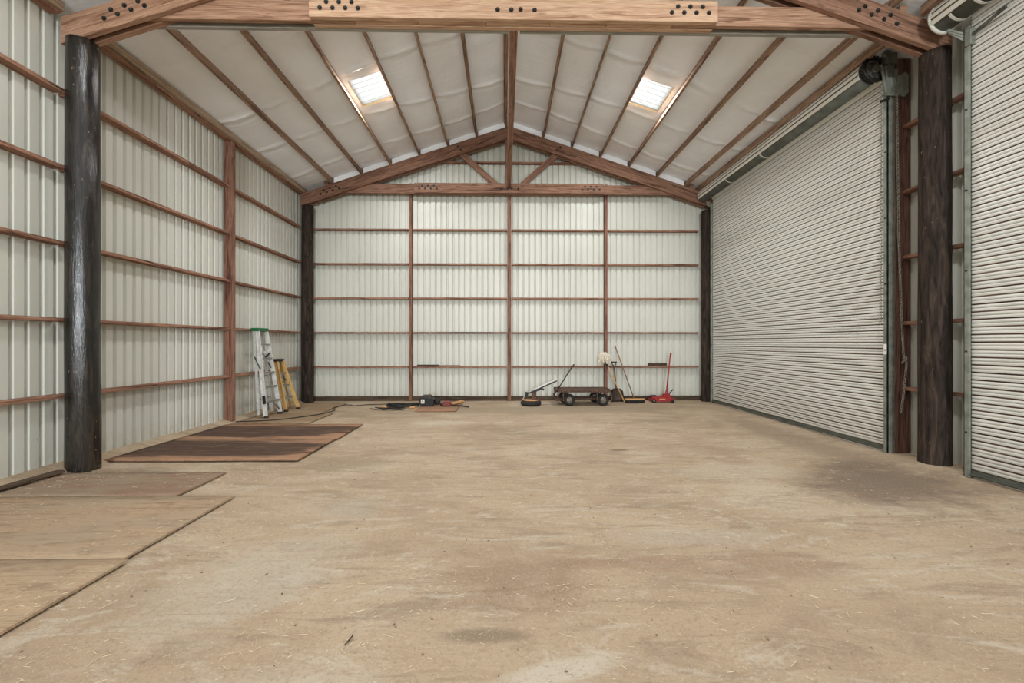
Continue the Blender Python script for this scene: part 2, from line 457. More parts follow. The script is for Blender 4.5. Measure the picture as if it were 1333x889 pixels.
def child_world(name, bm, mat, par, root):
    """a sub-part of a rotated part; bm is in world coordinates"""
    mw = Matrix.Translation(root.location) @ par.matrix_local if par.matrix_local != Matrix() else Matrix.Translation(root.location)
    loc = Matrix.LocRotScale(par.location, par.rotation_euler, None)
    mw = Matrix.Translation(root.location) @ loc
    bmesh.ops.recalc_face_normals(bm, faces=bm.faces[:])
    bmesh.ops.transform(bm, matrix=mw.inverted(), verts=bm.verts[:])
    me = bpy.data.meshes.new(name); bm.to_mesh(me); bm.free(); me.materials.append(mat)
    o = bpy.data.objects.new(name, me); C.objects.link(o); o.parent = par
    return o

# ------------------------------------------------------------------ floor and ground
def floor_z(x, y):
    z = .010*noise.noise(Vector((x*.9, y*.9, 0))) + .004*noise.noise(Vector((x*3, y*3, 4)))
    z -= .004
    if x < -4.95: z += .07*min(1, (-4.95-x)/.27)*(1+.3*noise.noise(Vector((y*2, 0, 9))))
    for s, y0 in ((-4.98, 5.15), (5.243, 5.15)):
        r = math.hypot(x-s, y-y0)
        if r < .45: z += .05*(1-r/.45)
    if -2.7 > x > -5.0 and y < 7.9: z = min(z, .0)
    return z
bm = bmesh.new(); nx, ny = 150, 190
gx = [-5.3 + 10.9*i/nx for i in range(nx+1)]; gy = [YF + 15.32*j/ny for j in range(ny+1)]
vv = [[bm.verts.new((x, y, floor_z(x, y))) for x in gx] for y in gy]
for j in range(ny):
    for i in range(nx):
        f = bm.faces.new((vv[j][i], vv[j][i+1], vv[j+1][i+1], vv[j+1][i])); f.smooth = True
struct('floor', bm, M['soil'])
bm = bmesh.new(); bm_box(bm, -30, 30, -30, 30, -.12, -.05)
struct('ground', bm, plain('outside gravel', srgb(150,140,122), .95))

# ------------------------------------------------------------------ ribbed steel cladding
def rib_profile(start, end, phase):
    """(position, depth) pairs of a sheet with trapezoid ribs pressed outward"""
    out = [(start, 0.)]; k = math.ceil((start+.05-phase)/RIB)
    while phase + k*RIB < end-.05:
        c = phase + k*RIB
        out += [(c-.034, 0), (c-.018, .038), (c+.004, .038), (c+.022, 0)]; k += 1
    return out + [(end, 0.)]
def sheet(bm, prof, put, z0, ztop):
    prev = None
    for s, d in prof:
        zz = [z0(s) if callable(z0) else z0, ztop(s) if callable(ztop) else ztop]
        cur = [bm.verts.new(put(s, d, z)) for z in zz]
        if prev: bm.faces.new((prev[0], cur[0], cur[1], prev[1]))
        prev = cur
bm = bmesh.new(); sheet(bm, rib_profile(YF, YB+.04, 5.7497), lambda s, d, z: (XL-d, s, z), 0., 5.45)
struct('wall_left', bm, M['clad'])
bm = bmesh.new(); sheet(bm, rib_profile(XL-.04, XR+.04, -4.8329), lambda s, d, z: (s, YB+d, z), 0., lambda s: zc(s)+.03)
struct('wall_back', bm, M['clad'])
bm = bmesh.new()
for y0, y1, z0 in ((4.60, 5.86, 0), (-.35, 4.60, 5.0), (YF, -.35, 0), (5.86, 10.74, 5.0), (10.74, YB+.04, 0)):
    sheet(bm, rib_profile(y0, y1, 5.7497), lambda s, d, z: (XR+d, s, z), z0, 5.45)
struct('wall_right', bm, M['clad'])
lumber('baseboard_back', (XL+.16, YB-.02, .055), (5.3, YB-.02, .055), .035, .12, M['old'])['kind'] = 'structure'
lumber('baseboard_left', (XL+.02, -3.9, .07), (XL+.02, 11.1, .07), .032, .13, M['old'])['kind'] = 'structure'

# ------------------------------------------------------------------ roof insulation with skylight openings, roof skin above
bm = bmesh.new()
SEAMS = [6.3, 7.55, 8.95, 10.15, 4.1, 1.7]
def sag(x, y):
    ps = PURL + [-5.15, 5.0]; ps = sorted(ps); s = 0
    for a, b in zip(ps, ps[1:]):
        if a <= x <= b: s = math.sin(PI*(x-a)/(b-a))
    z = -.022*s
    for k, y0 in enumerate(SEAMS):
        yy = y - y0 - .09*math.sin(x*1.3+k) - .12*(abs(x-CX)-2.5)*(.5 if k % 2 else -.35)
        z -= s**.5*(.040*math.exp(-(yy/.035)**2) - .022*math.exp(-((yy-.09)/.05)**2)) if s > 0 else 0
    z -= .016*s*noise.noise(Vector((x*1.2, y*2.2, 3)))
    return z
xs = set([XL-.04, XR+.04, CX])
a = XL
while a < XR: xs.add(round(a, 4)); a += .06
for s in SKY: xs |= {s[0], s[1]}
xs = sorted(xs)
ys = set([YF, YB+.03]); a = YF
while a < YB: ys.add(round(a, 4)); a += .045 if a > 5 else .12
for s in SKY: ys |= {s[2], s[3]}
ys = sorted(ys)
grid = [[bm.verts.new((x, y, zc(x)+sag(x, y))) for x in xs] for y in ys]
for j in range(len(ys)-1):
    for i in range(len(xs)-1):
        mx, my = (xs[i]+xs[i+1])/2, (ys[j]+ys[j+1])/2
        if any(s[0] < mx < s[1] and s[2] < my < s[3] for s in SKY): continue
        bm.faces.new((grid[j][i], grid[j+1][i], grid[j+1][i+1], grid[j][i+1])).smooth = True
struct('ceiling', bm, M['vinyl'])
bm = bmesh.new()
def roofpiece(x0, x1, y0, y1):
    bm.faces.new([bm.verts.new((x, y, zc(x)+.09)) for x, y in ((x0, y0), (x1, y0), (x1, y1), (x0, y1))])
for side, s in ((-1, SKY[0]), (1, SKY[1])):
    e, r = (XL-.25, CX) if side < 0 else (CX, XR+.25)
    roofpiece(e, s[0], YF, YB+.2); roofpiece(s[1], r, YF, YB+.2)
    roofpiece(s[0], s[1], YF, s[2]); roofpiece(s[0], s[1], s[3], YB+.2)
struct('roof', bm, M['clad'])
# window-like skylights in the roof: corrugated translucent panels in torn openings
for k, s in enumerate(SKY):
    bm = bmesh.new(); n = 64; prev = None
    for i in range(n+1):
        y = s[2] - .05 + (s[3]-s[2]+.1)*i/n
        dz = .034 + .010*math.cos(2*PI*(y)/.142)**9
        cur = [bm.verts.new((x, y, zc(x)+dz)) for x in (s[0]-.05, s[1]+.05)]
        if prev: bm.faces.new((prev[0], cur[0], cur[1], prev[1])).smooth = True
        prev = cur
    w = struct('window_%d' % (k+1), bm, M['skypanel'])
    bm = bmesh.new()         # torn edge of insulation around the opening
    pts = []
    for e in range(4):
        for q in range(12):
            u = q/12
            x, y = [(s[0]+(s[1]-s[0])*u, s[2]), (s[1], s[2]+(s[3]-s[2])*u), (s[1]+(s[0]-s[1])*u, s[3]), (s[0], s[3]+(s[2]-s[3])*u)][e]
            pts.append((x, y))
    lo = [bm.verts.new((x, y, zc(x)+sag(x, y)-.004)) for x, y in pts]
    hi = [bm.verts.new((x+random.uniform(-.012, .012), y+random.uniform(-.012, .012), zc(x)+.022)) for x, y in pts]
    N = len(pts)
    for i in range(N): bm.faces.new((lo[i], lo[(i+1) % N], hi[(i+1) % N], hi[i]))
    obj('window_reveal', bm, plain('tan fibreglass batt edge', srgb(190,166,120), .9, c2=srgb(214,196,156), scale=30), w)

# ------------------------------------------------------------------ timber posts
def pole(name, x, y, r, z1, mat, label, seed):
    bm = bmesh.new(); n, m = 28, 60; rings = []
    for j in range(m+1):
        z = -.05 + (z1+.05)*j/m; ring = []
        for k in range(n):
            a = 2*PI*k/n
            rr = r*(1 + .035*noise.noise(Vector((math.cos(a)*1.5+seed, math.sin(a)*1.5, z*.8))) + .02*noise.noise(Vector((math.cos(a)*6+seed, math.sin(a)*6, z*1.5))))
            rr *= 1.03 - .06*z/z1
            ring.append(bm.verts.new((x+rr*math.cos(a), y+rr*math.sin(a), z)))
        rings.append(ring)
    for j in range(m):
        for k in range(n): bm.faces.new((rings[j][k], rings[j][(k+1) % n], rings[j+1][(k+1) % n], rings[j+1][k])).smooth = True
    bm.faces.new(rings[0][::-1]); bm.faces.new(rings[-1])
    return tag(obj(name, bm, mat, loc=(x, y, 0)), label, 'post', 'round building posts')
pole('round_post', -4.958, 5.15, .155, 5.02, M['tarpost'], 'thick tarred black round post with shiny streak, at the left wall', 1)
pole('round_post', 5.243, 5.15, .152, 5.02, M['post'], 'thick dark brown round post between the two roll-up doors', 5)
pole('round_post', -4.99, 11.0, .145, 4.97, M['post'], 'dark round corner post behind the ladders at the back left', 9)
pole('round_post', 5.215, 11.0, .130, 4.90, M['post'], 'dark round corner post at the back right beside the far door edge', 13)

# ------------------------------------------------------------------ trusses
PLY = .064
ANG = math.atan(SL)
def bolts(par, root, spots, y, s=1.0):
    for x, z in spots:
        bm = bmesh.new()
        bm_lathe(bm, [(.027*s, 0), (.027*s, -.005)], (x, y, z), 'Y', 14, smooth=False)
        bm_lathe(bm, [(.017*s, -.004), (.017*s, -.018), (.012*s, -.022)], (x, y, z), 'Y', 6, smooth=False)
        child_world('bolt', bm, M['bolt'], par, root)
def zig(x0, x1, z, dz, n, slope=0.):
    return [(x0+(x1-x0)*i/(n-1), z + (dz if i % 2 else 0) + slope*(x1-x0)*i/(n-1)) for i in range(n)]
def truss(y0, label, m_splice, m_chord, m_tie, near):
    T = thing('roof_truss', label, 'roof truss', (CX, y0+PLY*1.5, 5.30), 'roof trusses')
    xl, xr = -5.12, 5.36
    y1, y2, y3 = y0+PLY, y0+2*PLY, y0+3*PLY
    g = .0015
    for side in (-1, 1):
        xe = xl if side < 0 else xr
        poly = [(xe, zb(xe)), (CX+side*.002, zb(CX)), (CX+side*.002, zt(CX)), (xe, zt(xe))]
        for ya, yb in ((y0, y1-g), (y2+g, y3)):
            c = rafter('top_chord', poly, ya, yb, -side*ANG, m_chord[0 if side < 0 else 1], T)
            if ya == y0:
                xa = -4.62 if side < 0 else 4.22
                sl = SL if side < 0 else -SL
                cz = zb(xa) + .13
                if near or side < 0: bolts(c, T, zig(xa, xa+.46, cz, .075, 7, sl), y0)
                if not near: bolts(c, T, [(CX+side*1.30, zb(CX+1.30)+.21), (CX+side*1.22, zb(CX+1.22)+.10)], y0)
    for side in (-1, 1):
        xe = -4.55 if side < 0 else 4.80
        lumber('tie_beam', (xe, y0+PLY*1.5, 5.30+.118), (CX+side*1.9, y0+PLY*1.5, 5.30+.118), PLY-2*g, .236, m_tie, T)
    xs_ = [CX-1.898, CX-1.15, CX-.34, CX+.42, CX+1.1, CX+1.898]
    for a, b in zip(xs_, xs_[1:]):
        if near or True:
            lumber('spacer_block', (a+.002, y0+PLY*1.5, 5.30+.05), (b-.002, y0+PLY*1.5, 5.30+.05), PLY-2*g, .098, m_splice, T)
    for ya in (y0+PLY/2, y0+PLY*2.5):
        sp = lumber('splice_plate', (CX-2.40, ya, 5.30+.122), (CX+2.41, ya, 5.30+.122), PLY-2*g, .25, m_splice, T)
        if ya < y0+PLY:
            bolts(sp, T, zig(CX-2.27, CX-1.83, 5.40, .07, 7) + zig(CX+1.86, CX+2.30, 5.40, .07, 7)
                  + [(CX-.2, 5.405), (CX-.04, 5.405), (CX+.07, 5.41), (CX+.235, 5.405)], y0)
    lumber('king_post', (CX+(-.02 if not near else 0), y0+PLY*1.5, 5.40), (CX+(-.02 if not near else 0), y0+PLY*1.5, 6.95), PLY-2*g, .14, m_chord[0], T)
    for side in (-1, 1):
        lumber('web_brace', (CX+side*.30, y0+PLY*1.5, 5.50), (CX+side*1.30, y0+PLY*1.5, 6.40), PLY-2*g-.002, .14, m_chord[0], T)
    if near:
        for x0, x1 in ((-4.35, CX-.07), (CX+.07, 4.58)):
            lumber('backing_board', (x0, y3+.03, 5.30+.10), (x1, y3+.03, 5.30+.10), .055, .20, M['greyboard'], T)
    for x, s in ((-4.50, 1), (4.80, -1)):
        lumber('purlin_block', (x-.05, y0+PLY*1.5, zt(x)+.06), (x+.05, y0+PLY*1.5, zt(x)+.06), .12, .11, m_chord[0], T)
    return T
YT1, YT2 = 5.05, 10.90
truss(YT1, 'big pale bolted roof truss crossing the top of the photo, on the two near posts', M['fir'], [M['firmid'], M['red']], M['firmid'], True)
truss(YT2, 'red brown bolted roof truss with web braces in front of the far gable wall', M['red'], [M['red'], M['red']], M['red'], False)
tag(lumber('bracing_beam', (CX-.005, 5.25, 5.385), (CX-.005, YT2-.004, 5.47), .10, .10, M['red'], side=(1, 0, 0)),
    'brown bracing beam along the middle of the roof from near truss to far truss', 'beam')

# ------------------------------------------------------------------ purlins and eave beams
ORD = ['first', 'second', 'third', 'fourth', 'fifth', 'sixth', 'seventh']
for i, x in enumerate(PURL):
    side = -1 if x < CX else 1
    tilt = side*ANG
    if side < 0: which = 'roof purlin, %s from the left wall, in the far bay' % ORD[i] if i < 6 else 'narrow roof purlin running along the ridge in the far bay'
    else: which = 'roof purlin, %s from the right-hand doors, in the far bay' % ORD[12-i]
    up = Vector((math.sin(tilt), 0, math.cos(tilt))); sd = Vector((math.cos(tilt), 0, -math.sin(tilt)))
    c0 = Vector((x, 0, zt(x)+.004)) + up*.076
    tag(lumber('roof_purlin', c0+Vector((0, 5.12, 0)), c0+Vector((0, 11.2, 0)), .046, .15, M['purlin'], side=sd), which, 'purlin', 'roof purlins of the far bay')
for k, x in ((0, -4.33), (9, 2.44), (10, 3.17), (11, 3.90), (12, 4.63)):
    side = -1 if x < CX else 1; tilt = side*ANG
    up = Vector((math.sin(tilt), 0, math.cos(tilt))); sd = Vector((math.cos(tilt), 0, -math.sin(tilt)))
    c0 = Vector((x, 0, zt(x)+.004)) + up*.076
    lab = {0: 'brown roof purlin of the near bay, above the left end of the near truss', 9: 'roof purlin of the near bay, innermost one over the right truss half',
           10: 'roof purlin of the near bay, second innermost over the right truss half', 11: 'brown roof purlin of the near bay, second from the near roll-up drum',
           12: 'brown roof purlin of the near bay, nearest the near roll-up drum'}[k]
    tag(lumber('roof_purlin', c0+Vector((0, -3.9, 0)), c0+Vector((0, 5.10, 0)), .046, .15, M['purlin'], side=sd), lab, 'purlin', 'roof purlins of the near bay')
# white blocking on the far truss between purlins
allp = [-5.05] + PURL + [4.98]
for i, (a, b) in enumerate(zip(allp, allp[1:])):
    if b-a < .3 or i in (0, len(allp)-2): continue
    if a < CX < b: a = CX+.08
    bm = bmesh.new(); x0, x1 = a+.03, b-.03
    bm_prism(bm, [(x0, zt(x0)+.004), (x1, zt(x1)+.004), (x1, zc(x1)-.022), (x0, zc(x0)-.022)], YT2+.03, YT2+.05)
    n = i if b <= CX+.01 else len(allp)-1-i
    tag(obj('eave_blocking', bm, M['vinyl']), 'white facing strip on top of the far truss, %s purlin gap from the %s' % (ORD[n-1 if n <= 7 else 6], 'left' if b <= CX+.01 else 'right'), 'blocking', 'white strips along the far truss')
lb = [((5.30, 'far'), (11.2,)), ((-3.9, 'near'), (5.03,))]
for (ya, nm), (yb,) in lb:
    E = thing('eave_beam', {'far': 'doubled brown eave beam along the top of the left wall, between near and far truss', 'near': 'brown eave beam at the top left corner, in front of the near truss'}[nm], 'beam', (-5.15, ya, 5.27))
    lumber('bottom_plate', (-5.155, ya, 5.292), (-5.155, yb, 5.292), .13, .045, M['old'] if False else M['stud'], E, side=(1, 0, 0))
    lumber('face_board', (-5.066, ya, 5.345), (-5.066, yb, 5.345), .045, .115, M['paleboard'], E, side=(1, 0, 0))
tag(lumber('eave_beam', (4.97, 5.30, 5.435), (4.97, 11.2, 5.435), .05, .13, M['purlin'], side=(1, 0, 0)), 'brown eave beam just above the far roll-up drum', 'beam')
tag(lumber('eave_beam', (4.97, -3.9, 5.435), (4.97, 5.03, 5.435), .05, .13, M['purlin'], side=(1, 0, 0)), 'brown eave beam just above the near roll-up drum', 'beam')

# ------------------------------------------------------------------ studs and girts
tag(lumber('wall_stud', (-5.150, 8.165, .0), (-5.150, 8.165, 5.265), .145, .10, M['studwood'], side=(1, 0, 0)), 'reddish brown square timber stud halfway along the left wall', 'stud', 'wall studs')
SX = [-2.43, .125, 2.645]
for x, w, nm in zip(SX, (.076, .096, .076), ('left of the middle of', 'in the middle of', 'right of the middle of')):
    S = lumber('wall_stud', (x, 11.198, .0), (x, 11.198, 5.62 if w < .08 else 5.9), .11, w, M['studwood'], side=(0, 1, 0))
    tag(S, {'left of the middle of': 'slim reddish stud on the back wall, behind the black compressor', 'in the middle of': 'reddish stud in the middle of the back wall, below the ridge',
            'right of the middle of': 'slim reddish stud on the back wall, behind the flatbed cart'}[nm], 'stud', 'wall studs')
bx = [(-4.90, SX[0]-.052), (SX[0]+.052, SX[1]-.058), (SX[1]+.058, SX[2]-.052), (SX[2]+.052, 5.08)]
bnm = ['between left corner post and compressor stud', 'between compressor stud and middle stud', 'between middle stud and cart stud', 'between cart stud and right corner post']
def girt(p, q, side, label, group, clips=()):
    g = lumber('wall_girt', p, q, (.134 if abs(Vector(p).x-Vector(q).x) < .01 and Vector(p).x < 0 else .100), .045, M['stud'], side=side)
    tag(g, label, 'girt', group)
    for cpos in clips:      # galvanised seat clip under the end of the girt
        bm = bmesh.new(); bm_box(bm, *cpos)
        bmesh.ops.transform(bm, matrix=g.matrix_local.inverted(), verts=bm.verts[:])
        bmesh.ops.recalc_face_normals(bm, faces=bm.faces[:])
        me = bpy.data.meshes.new('seat_clip'); bm.to_mesh(me); bm.free(); me.materials.append(M['galv'])
        o = bpy.data.objects.new('seat_clip', me); C.objects.link(o); o.parent = g; o['label'] = 'galvanised seat clip'
ROW = ['lowest', 'second row up', 'middle row', 'fourth row up', 'topmost']
for r, z in enumerate(GZ):
    for (a, b), nm in zip(bx, bnm):
        girt((a, 11.203, z), (b, 11.203, z), (0, 1, 0), '%s back wall girt, %s' % (ROW[r], nm), 'back wall girts')
    xg = -5.187
    for ya, yb, nm in ((-3.9, 5.10, 'before the shiny black post'), (5.16, 8.112, 'between shiny black post and square stud'), (8.218, 10.93, 'between square stud and far corner post')):
        cl = []
        if yb < 8 or yb > 10: cl = [(xg-.03, xg+.062, yb-.10, yb-.01, z-.040, z-.0235)]
        girt((xg, ya, z), (xg, yb, z), (1, 0, 0), '%s left wall girt, %s' % (ROW[r], nm), 'left wall girts', cl)
    girt((5.455, 5.17, z), (5.455, 5.74, z), (1, 0, 0), '%s short girt between brown post and far door jamb' % ROW[r], 'short girts between the doors', [(5.41, 5.49, 5.66, 5.735, z-.04, z-.0235)])
    girt((5.455, 4.64, z), (5.455, 5.14, z), (1, 0, 0), '%s short girt between brown post and near door' % ROW[r], 'short girts between the doors', [(5.41, 5.49, 5.06, 5.135, z-.04, z-.0235)])
for a, b, nm in ((-2.4, SX[1]-.06, 'left'), (SX[1]+.06, 2.6, 'right')):
    girt((a, 11.203, 6.18), (b, 11.203, 6.18), (0, 1, 0), 'gable girt above the far truss tie, %s of the middle stud' % nm, 'gable girts')
tag(lumber('door_jamb', (5.418, 5.795, 0), (5.418, 5.795, 5.36), .216, .09, M['jambwood'], side=(1, 0, 0)), 'wide red brown jamb timber beside the far roll-up door', 'jamb')

# ------------------------------------------------------------------ roll-up doors
def rollup(idx, y0, y1, xp, drum_y0, drum_y1, full):
    ZT = 5.12; P = .0835
    bm = bmesh.new()
    segs = 24; prof = []
    z = .075
    while z < ZT:
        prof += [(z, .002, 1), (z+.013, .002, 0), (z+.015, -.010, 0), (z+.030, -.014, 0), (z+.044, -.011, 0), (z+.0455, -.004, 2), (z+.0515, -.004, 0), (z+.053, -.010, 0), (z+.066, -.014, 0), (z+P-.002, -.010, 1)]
        z += P
    prev = None
    cols = []
    for (zz, dx, mi) in prof:
        cols.append(([bm.verts.new((xp+dx + .004*noise.noise(Vector((0, (y0+(y1-y0)*i/segs)*1.3, zz*3))), y0+(y1-y0)*i/segs, zz + .006*noise.noise(Vector((5, (y0+(y1-y0)*i/segs)*.8, zz*.7))))) for i in range(segs+1)], mi))
    for (a, mi), (b, _) in zip(cols, cols[1:]):
        for i in range(segs):
            bm.faces.new((a[i], a[i+1], b[i+1], b[i])).material_index = mi
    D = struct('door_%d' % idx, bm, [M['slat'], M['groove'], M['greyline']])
    bm = bmesh.new(); bm_box(bm, xp-.022, xp+.02, y0, y1, .014, .078); bm_box(bm, xp-.05, xp-.022, y0, y1, .03, .045)
    obj('bottom_bar', bm, M['drumgrey'], D)['label'] = 'dirty grey bottom bar'
    # galvanised guide at each jamb
    for end, yg in (('near', y1 if not full else y0), ('far', y1 if full else y0)):
        s = 1 if (yg == y0) else -1
        a, b = (yg-.045, yg+.012) if yg == y0 else (yg-.012, yg+.045)
        bm = bmesh.new()
        bm_box(bm, xp-.055, xp-.032, a, b, 0, 5.02); bm_box(bm, xp-.055, xp+.05, a if s > 0 else b-.012, a+.012 if s > 0 else b, 0, 5.02)
        bm_box(bm, xp+.02, xp+.035, a, b, 0, 5.02)
        G = obj('guide_track', bm, M['galv'], D, .002)
        for zq in (.5, 1.4, 2.3, 3.2, 4.1, 4.8):
            bm2 = bmesh.new(); bm_lathe(bm2, [(.010, 0), (.010, -.008)], (xp-.055, (a+b)/2, zq), 'X', 8, smooth=False)
            obj('guide_bolt', bm2, M['bolt'], G)
        if full and yg == y0:
            bm2 = bmesh.new(); bm_box(bm2, xp-.0565, xp-.0552, a+.006, b-.004, 1.34, 1.48)
            obj('notice_sticker', bm2, M['sticker'], G)['label'] = 'small white sticker'
    # drum
    ax, az, R = 5.05, 5.22, .145
    bm = bmesh.new(); bm_lathe(bm, [(R, drum_y0), (R, drum_y1)], (ax, 0, az), 'Y', 40)
    B = obj('drum_roll', bm, M['drumgrey'], D)
    for yb in ((8.2, 9.48) if full else (4.66, 4.42, 4.10, 3.6)):
        bm = bmesh.new()
        pr = [(R+.004, yb), (R+.007, yb+.006), (R+.007, yb+.028), (R+.004, yb+.034)]
        rings = []
        for r_, h in pr: rings.append([bm.verts.new((ax+r_*math.cos(t), h, az+r_*math.sin(t))) for t in [PI*.98 + PI*.75*i/20 for i in range(21)]])
        for q in range(3):
            for i in range(20): bm.faces.new((rings[q][i], rings[q][i+1], rings[q+1][i+1], rings[q+1][i]))
        obj('drum_band', bm, M['band'], B)
    bm = bmesh.new()       # curtain wound over the top of the drum: ridged white cover
    prev = None; n = 42
    for i in range(n+1):
        t = PI*.35 + (PI*1.19-PI*.35)*i/n
        rr = R + .010 + .012*(abs(math.sin(i*PI/7))**.6)
        cur = [bm.verts.new((ax+rr*math.cos(t), y, az+rr*math.sin(t))) for y in (drum_y0+.01, drum_y1-.01)]
        cur2 = [bm.verts.new((ax+(R+.006)*math.cos(t), y, az+(R+.006)*math.sin(t))) for y in (drum_y0+.01, drum_y1-.01)]
        if prev:
            p, p2 = prev
            f = bm.faces.new((p[0], cur[0], cur[1], p[1])); f.material_index = 1 if i % 7 in (0, 1) and i > 2 else 0
            bm.faces.new((p2[0], p2[1], cur2[1], cur2[0]))
            for e in (0, 1): bm.faces.new((p[e], p2[e], cur2[e], cur[e]))
        else: bm.faces.new((cur[0], cur[1], cur2[1], cur2[0]))
        prev = (cur, cur2)
    bm.faces.new((prev[0][0], prev[0][1], prev[1][1], prev[1][0]))
    obj('drum_cover', bm, [M['slat'], M['groove']], D)['label'] = 'off-white ridged curtain wound over the drum'
    # fall of the curtain from the drum to the opening
    bm = bmesh.new()
    a = (ax+R*math.cos(-.35), az+R*math.sin(-.35)); bm_prism(bm, [(a[0], a[1]), (xp-.012, ZT-.02), (xp-.002, ZT-.02), (a[0]+.012, a[1])], max(y0, drum_y0)+.02, min(y1, drum_y1)-.01)
    obj('curtain_top', bm, M['slat'], D)
    return D, ax, az, R
D1, ax, az, R = rollup(1, 5.80, 10.74, 5.255, 5.86, 10.82, True)
D2, _, _, _ = rollup(2, -.30, 4.70, 5.215, -.35, 4.86, False)
# near door: fluted bracket and stop at its visible head
bm = bmesh.new()
bm_torus(bm, (ax, 4.87, az), .150, .020, 'Y', 32, 8); bm_lathe(bm, [(.14, 4.85), (.14, 4.88)], (ax, 0, az), 'Y', 28)
obj('drum_ring', bm, M['band'], D2)
bm = bmesh.new()
for dz in (0, .05, .10): bm_bar(bm, (ax+.02+dz*.4, 4.85, az-.13-dz*.4), (5.20, 4.74, 4.95-dz*.8), .03, .022)
bm_box(bm, 5.15, 5.25, 4.66, 4.72, 4.80, 4.98)
obj('head_bracket', bm, M['galv'], D2, .003)
bm = bmesh.new(); bm_bar(bm, (5.17, 4.66, 4.90), (5.12, 4.30, 4.93), .02, .03)
obj('stop_pin', bm, M['darkgalv'], D2)
# far door: fluted strut under the far end of its drum
bm = bmesh.new()
for dz in (0, .05, .10): bm_bar(bm, (ax+.05, 10.76, az-.16-dz*.6), (5.24, 10.76, 4.95-dz*.6), .03, .022)
obj('head_bracket', bm, M['galv'], D1, .003)
# far door: chain hoist at the near end
bm = bmesh.new(); bm_torus(bm, (ax+.01, 5.80, az+.02), .145, .024, 'Y', 36, 8)
for k in range(24):
    t = 2*PI*k/24; bm_lathe(bm, [(.02, -.012), (.02, .012)], (ax+.01+.165*math.cos(t), 5.80, az+.02+.165*math.sin(t)), 'Y', 6)
obj('chain_wheel', bm, M['black'], D1)
bm = bmesh.new(); bm_lathe(bm, [(.13, 5.80), (.13, 5.83)], (ax, 0, az), 'Y', 30)
bm_lathe(bm, [(.05, 5.74), (.05, 5.80)], (ax, 0, az), 'Y', 16)
for k in range(5):
    t = 2*PI*k/5; bm_bar(bm, (ax, 5.79, az), (ax+.13*math.cos(t), 5.79, az+.13*math.sin(t)), .02, .03)
obj('wheel_plate', bm, M['darkgalv'], D1)
bm = bmesh.new(); bm_box(bm, 5.15, 5.30, 5.70, 5.84, 5.26, 5.41); bm_lathe(bm, [(.05, 5.66), (.05, 5.70)], (5.12, 0, 5.37), 'Y', 14); bm_lathe(bm, [(.018, 5.68), (.018, 5.70)], (5.23, 0, 5.34), 'Y', 8); bm_box(bm, 5.17, 5.27, 5.71, 5.80, 5.08, 5.26)
obj('gear_box', bm, M['darkgalv'], D1, .01)
bm = bmesh.new()
for q in range(4): bm_bar(bm, (ax+.05+.05*q, 5.73, az+.04-.02*q), (5.16+.05*q, 5.72, 4.86+.02*q), .022, .03)
bm_box(bm, 5.16, 5.32, 5.72, 5.745, 4.84, 5.20)
obj('head_bracket', bm, M['galv'], D1, .003)
bm = bmesh.new(); bm_prism(bm, [(5.31, 4.86), (5.40, 4.82), (5.46, 4.88), (5.46, 5.12), (5.42, 5.16), (5.31, 5.10)], 5.715, 5.74)
for zq in (4.92, 5.0, 5.08): bm_lathe(bm, [(.014, 5.70), (.014, 5.72)], (5.41, 0, zq), 'Y', 6)
obj('mounting_plate', bm, M['galv'], D1)
bm = bmesh.new(); bm_bar(bm, (5.20, 5.72, 4.80), (5.06, 5.70, 4.74), .02, .03); obj('stop_pin', bm, M['black'], D1)
def chain(pts, pitch=.042):
    bm = bmesh.new(); pts = [Vector(p) for p in pts]; L = 0; k = 0; pos = 0.
    for a, b in zip(pts, pts[1:]):
        d = (b-a); ln = d.length; d.normalize(); u, w = frame(d); s = 0
        while s < ln:
            c = a + d*s; e = u if k % 2 else w
            loop = [c + d*(pitch*.62*math.cos(t)) + e*(.0125*math.sin(t)) for t in [2*PI*i/8 for i in range(9)]]
            bm_tube(bm, loop, .0045, 5, False); s += pitch; k += 1
    return bm
obj('hand_chain', chain([(5.10, 5.74, 5.02), (5.10, 5.74, 4.2), (5.105, 5.74, 3.2), (5.10, 5.745, 2.4), (5.10, 5.745, 1.75)]), M['chain'], D1)
obj('hand_chain', chain([(5.295, 5.715, 5.05), (5.295, 5.70, 4.0), (5.31, 5.70, 2.9), (5.345, 5.70, 1.9), (5.37, 5.69, 1.28), (5.36, 5.69, 1.24), (5.40, 5.69, 1.29), (5.405, 5.69, 1.2), (5.36, 5.69, .75), (5.325, 5.69, .56)]), M['chain'], D1)

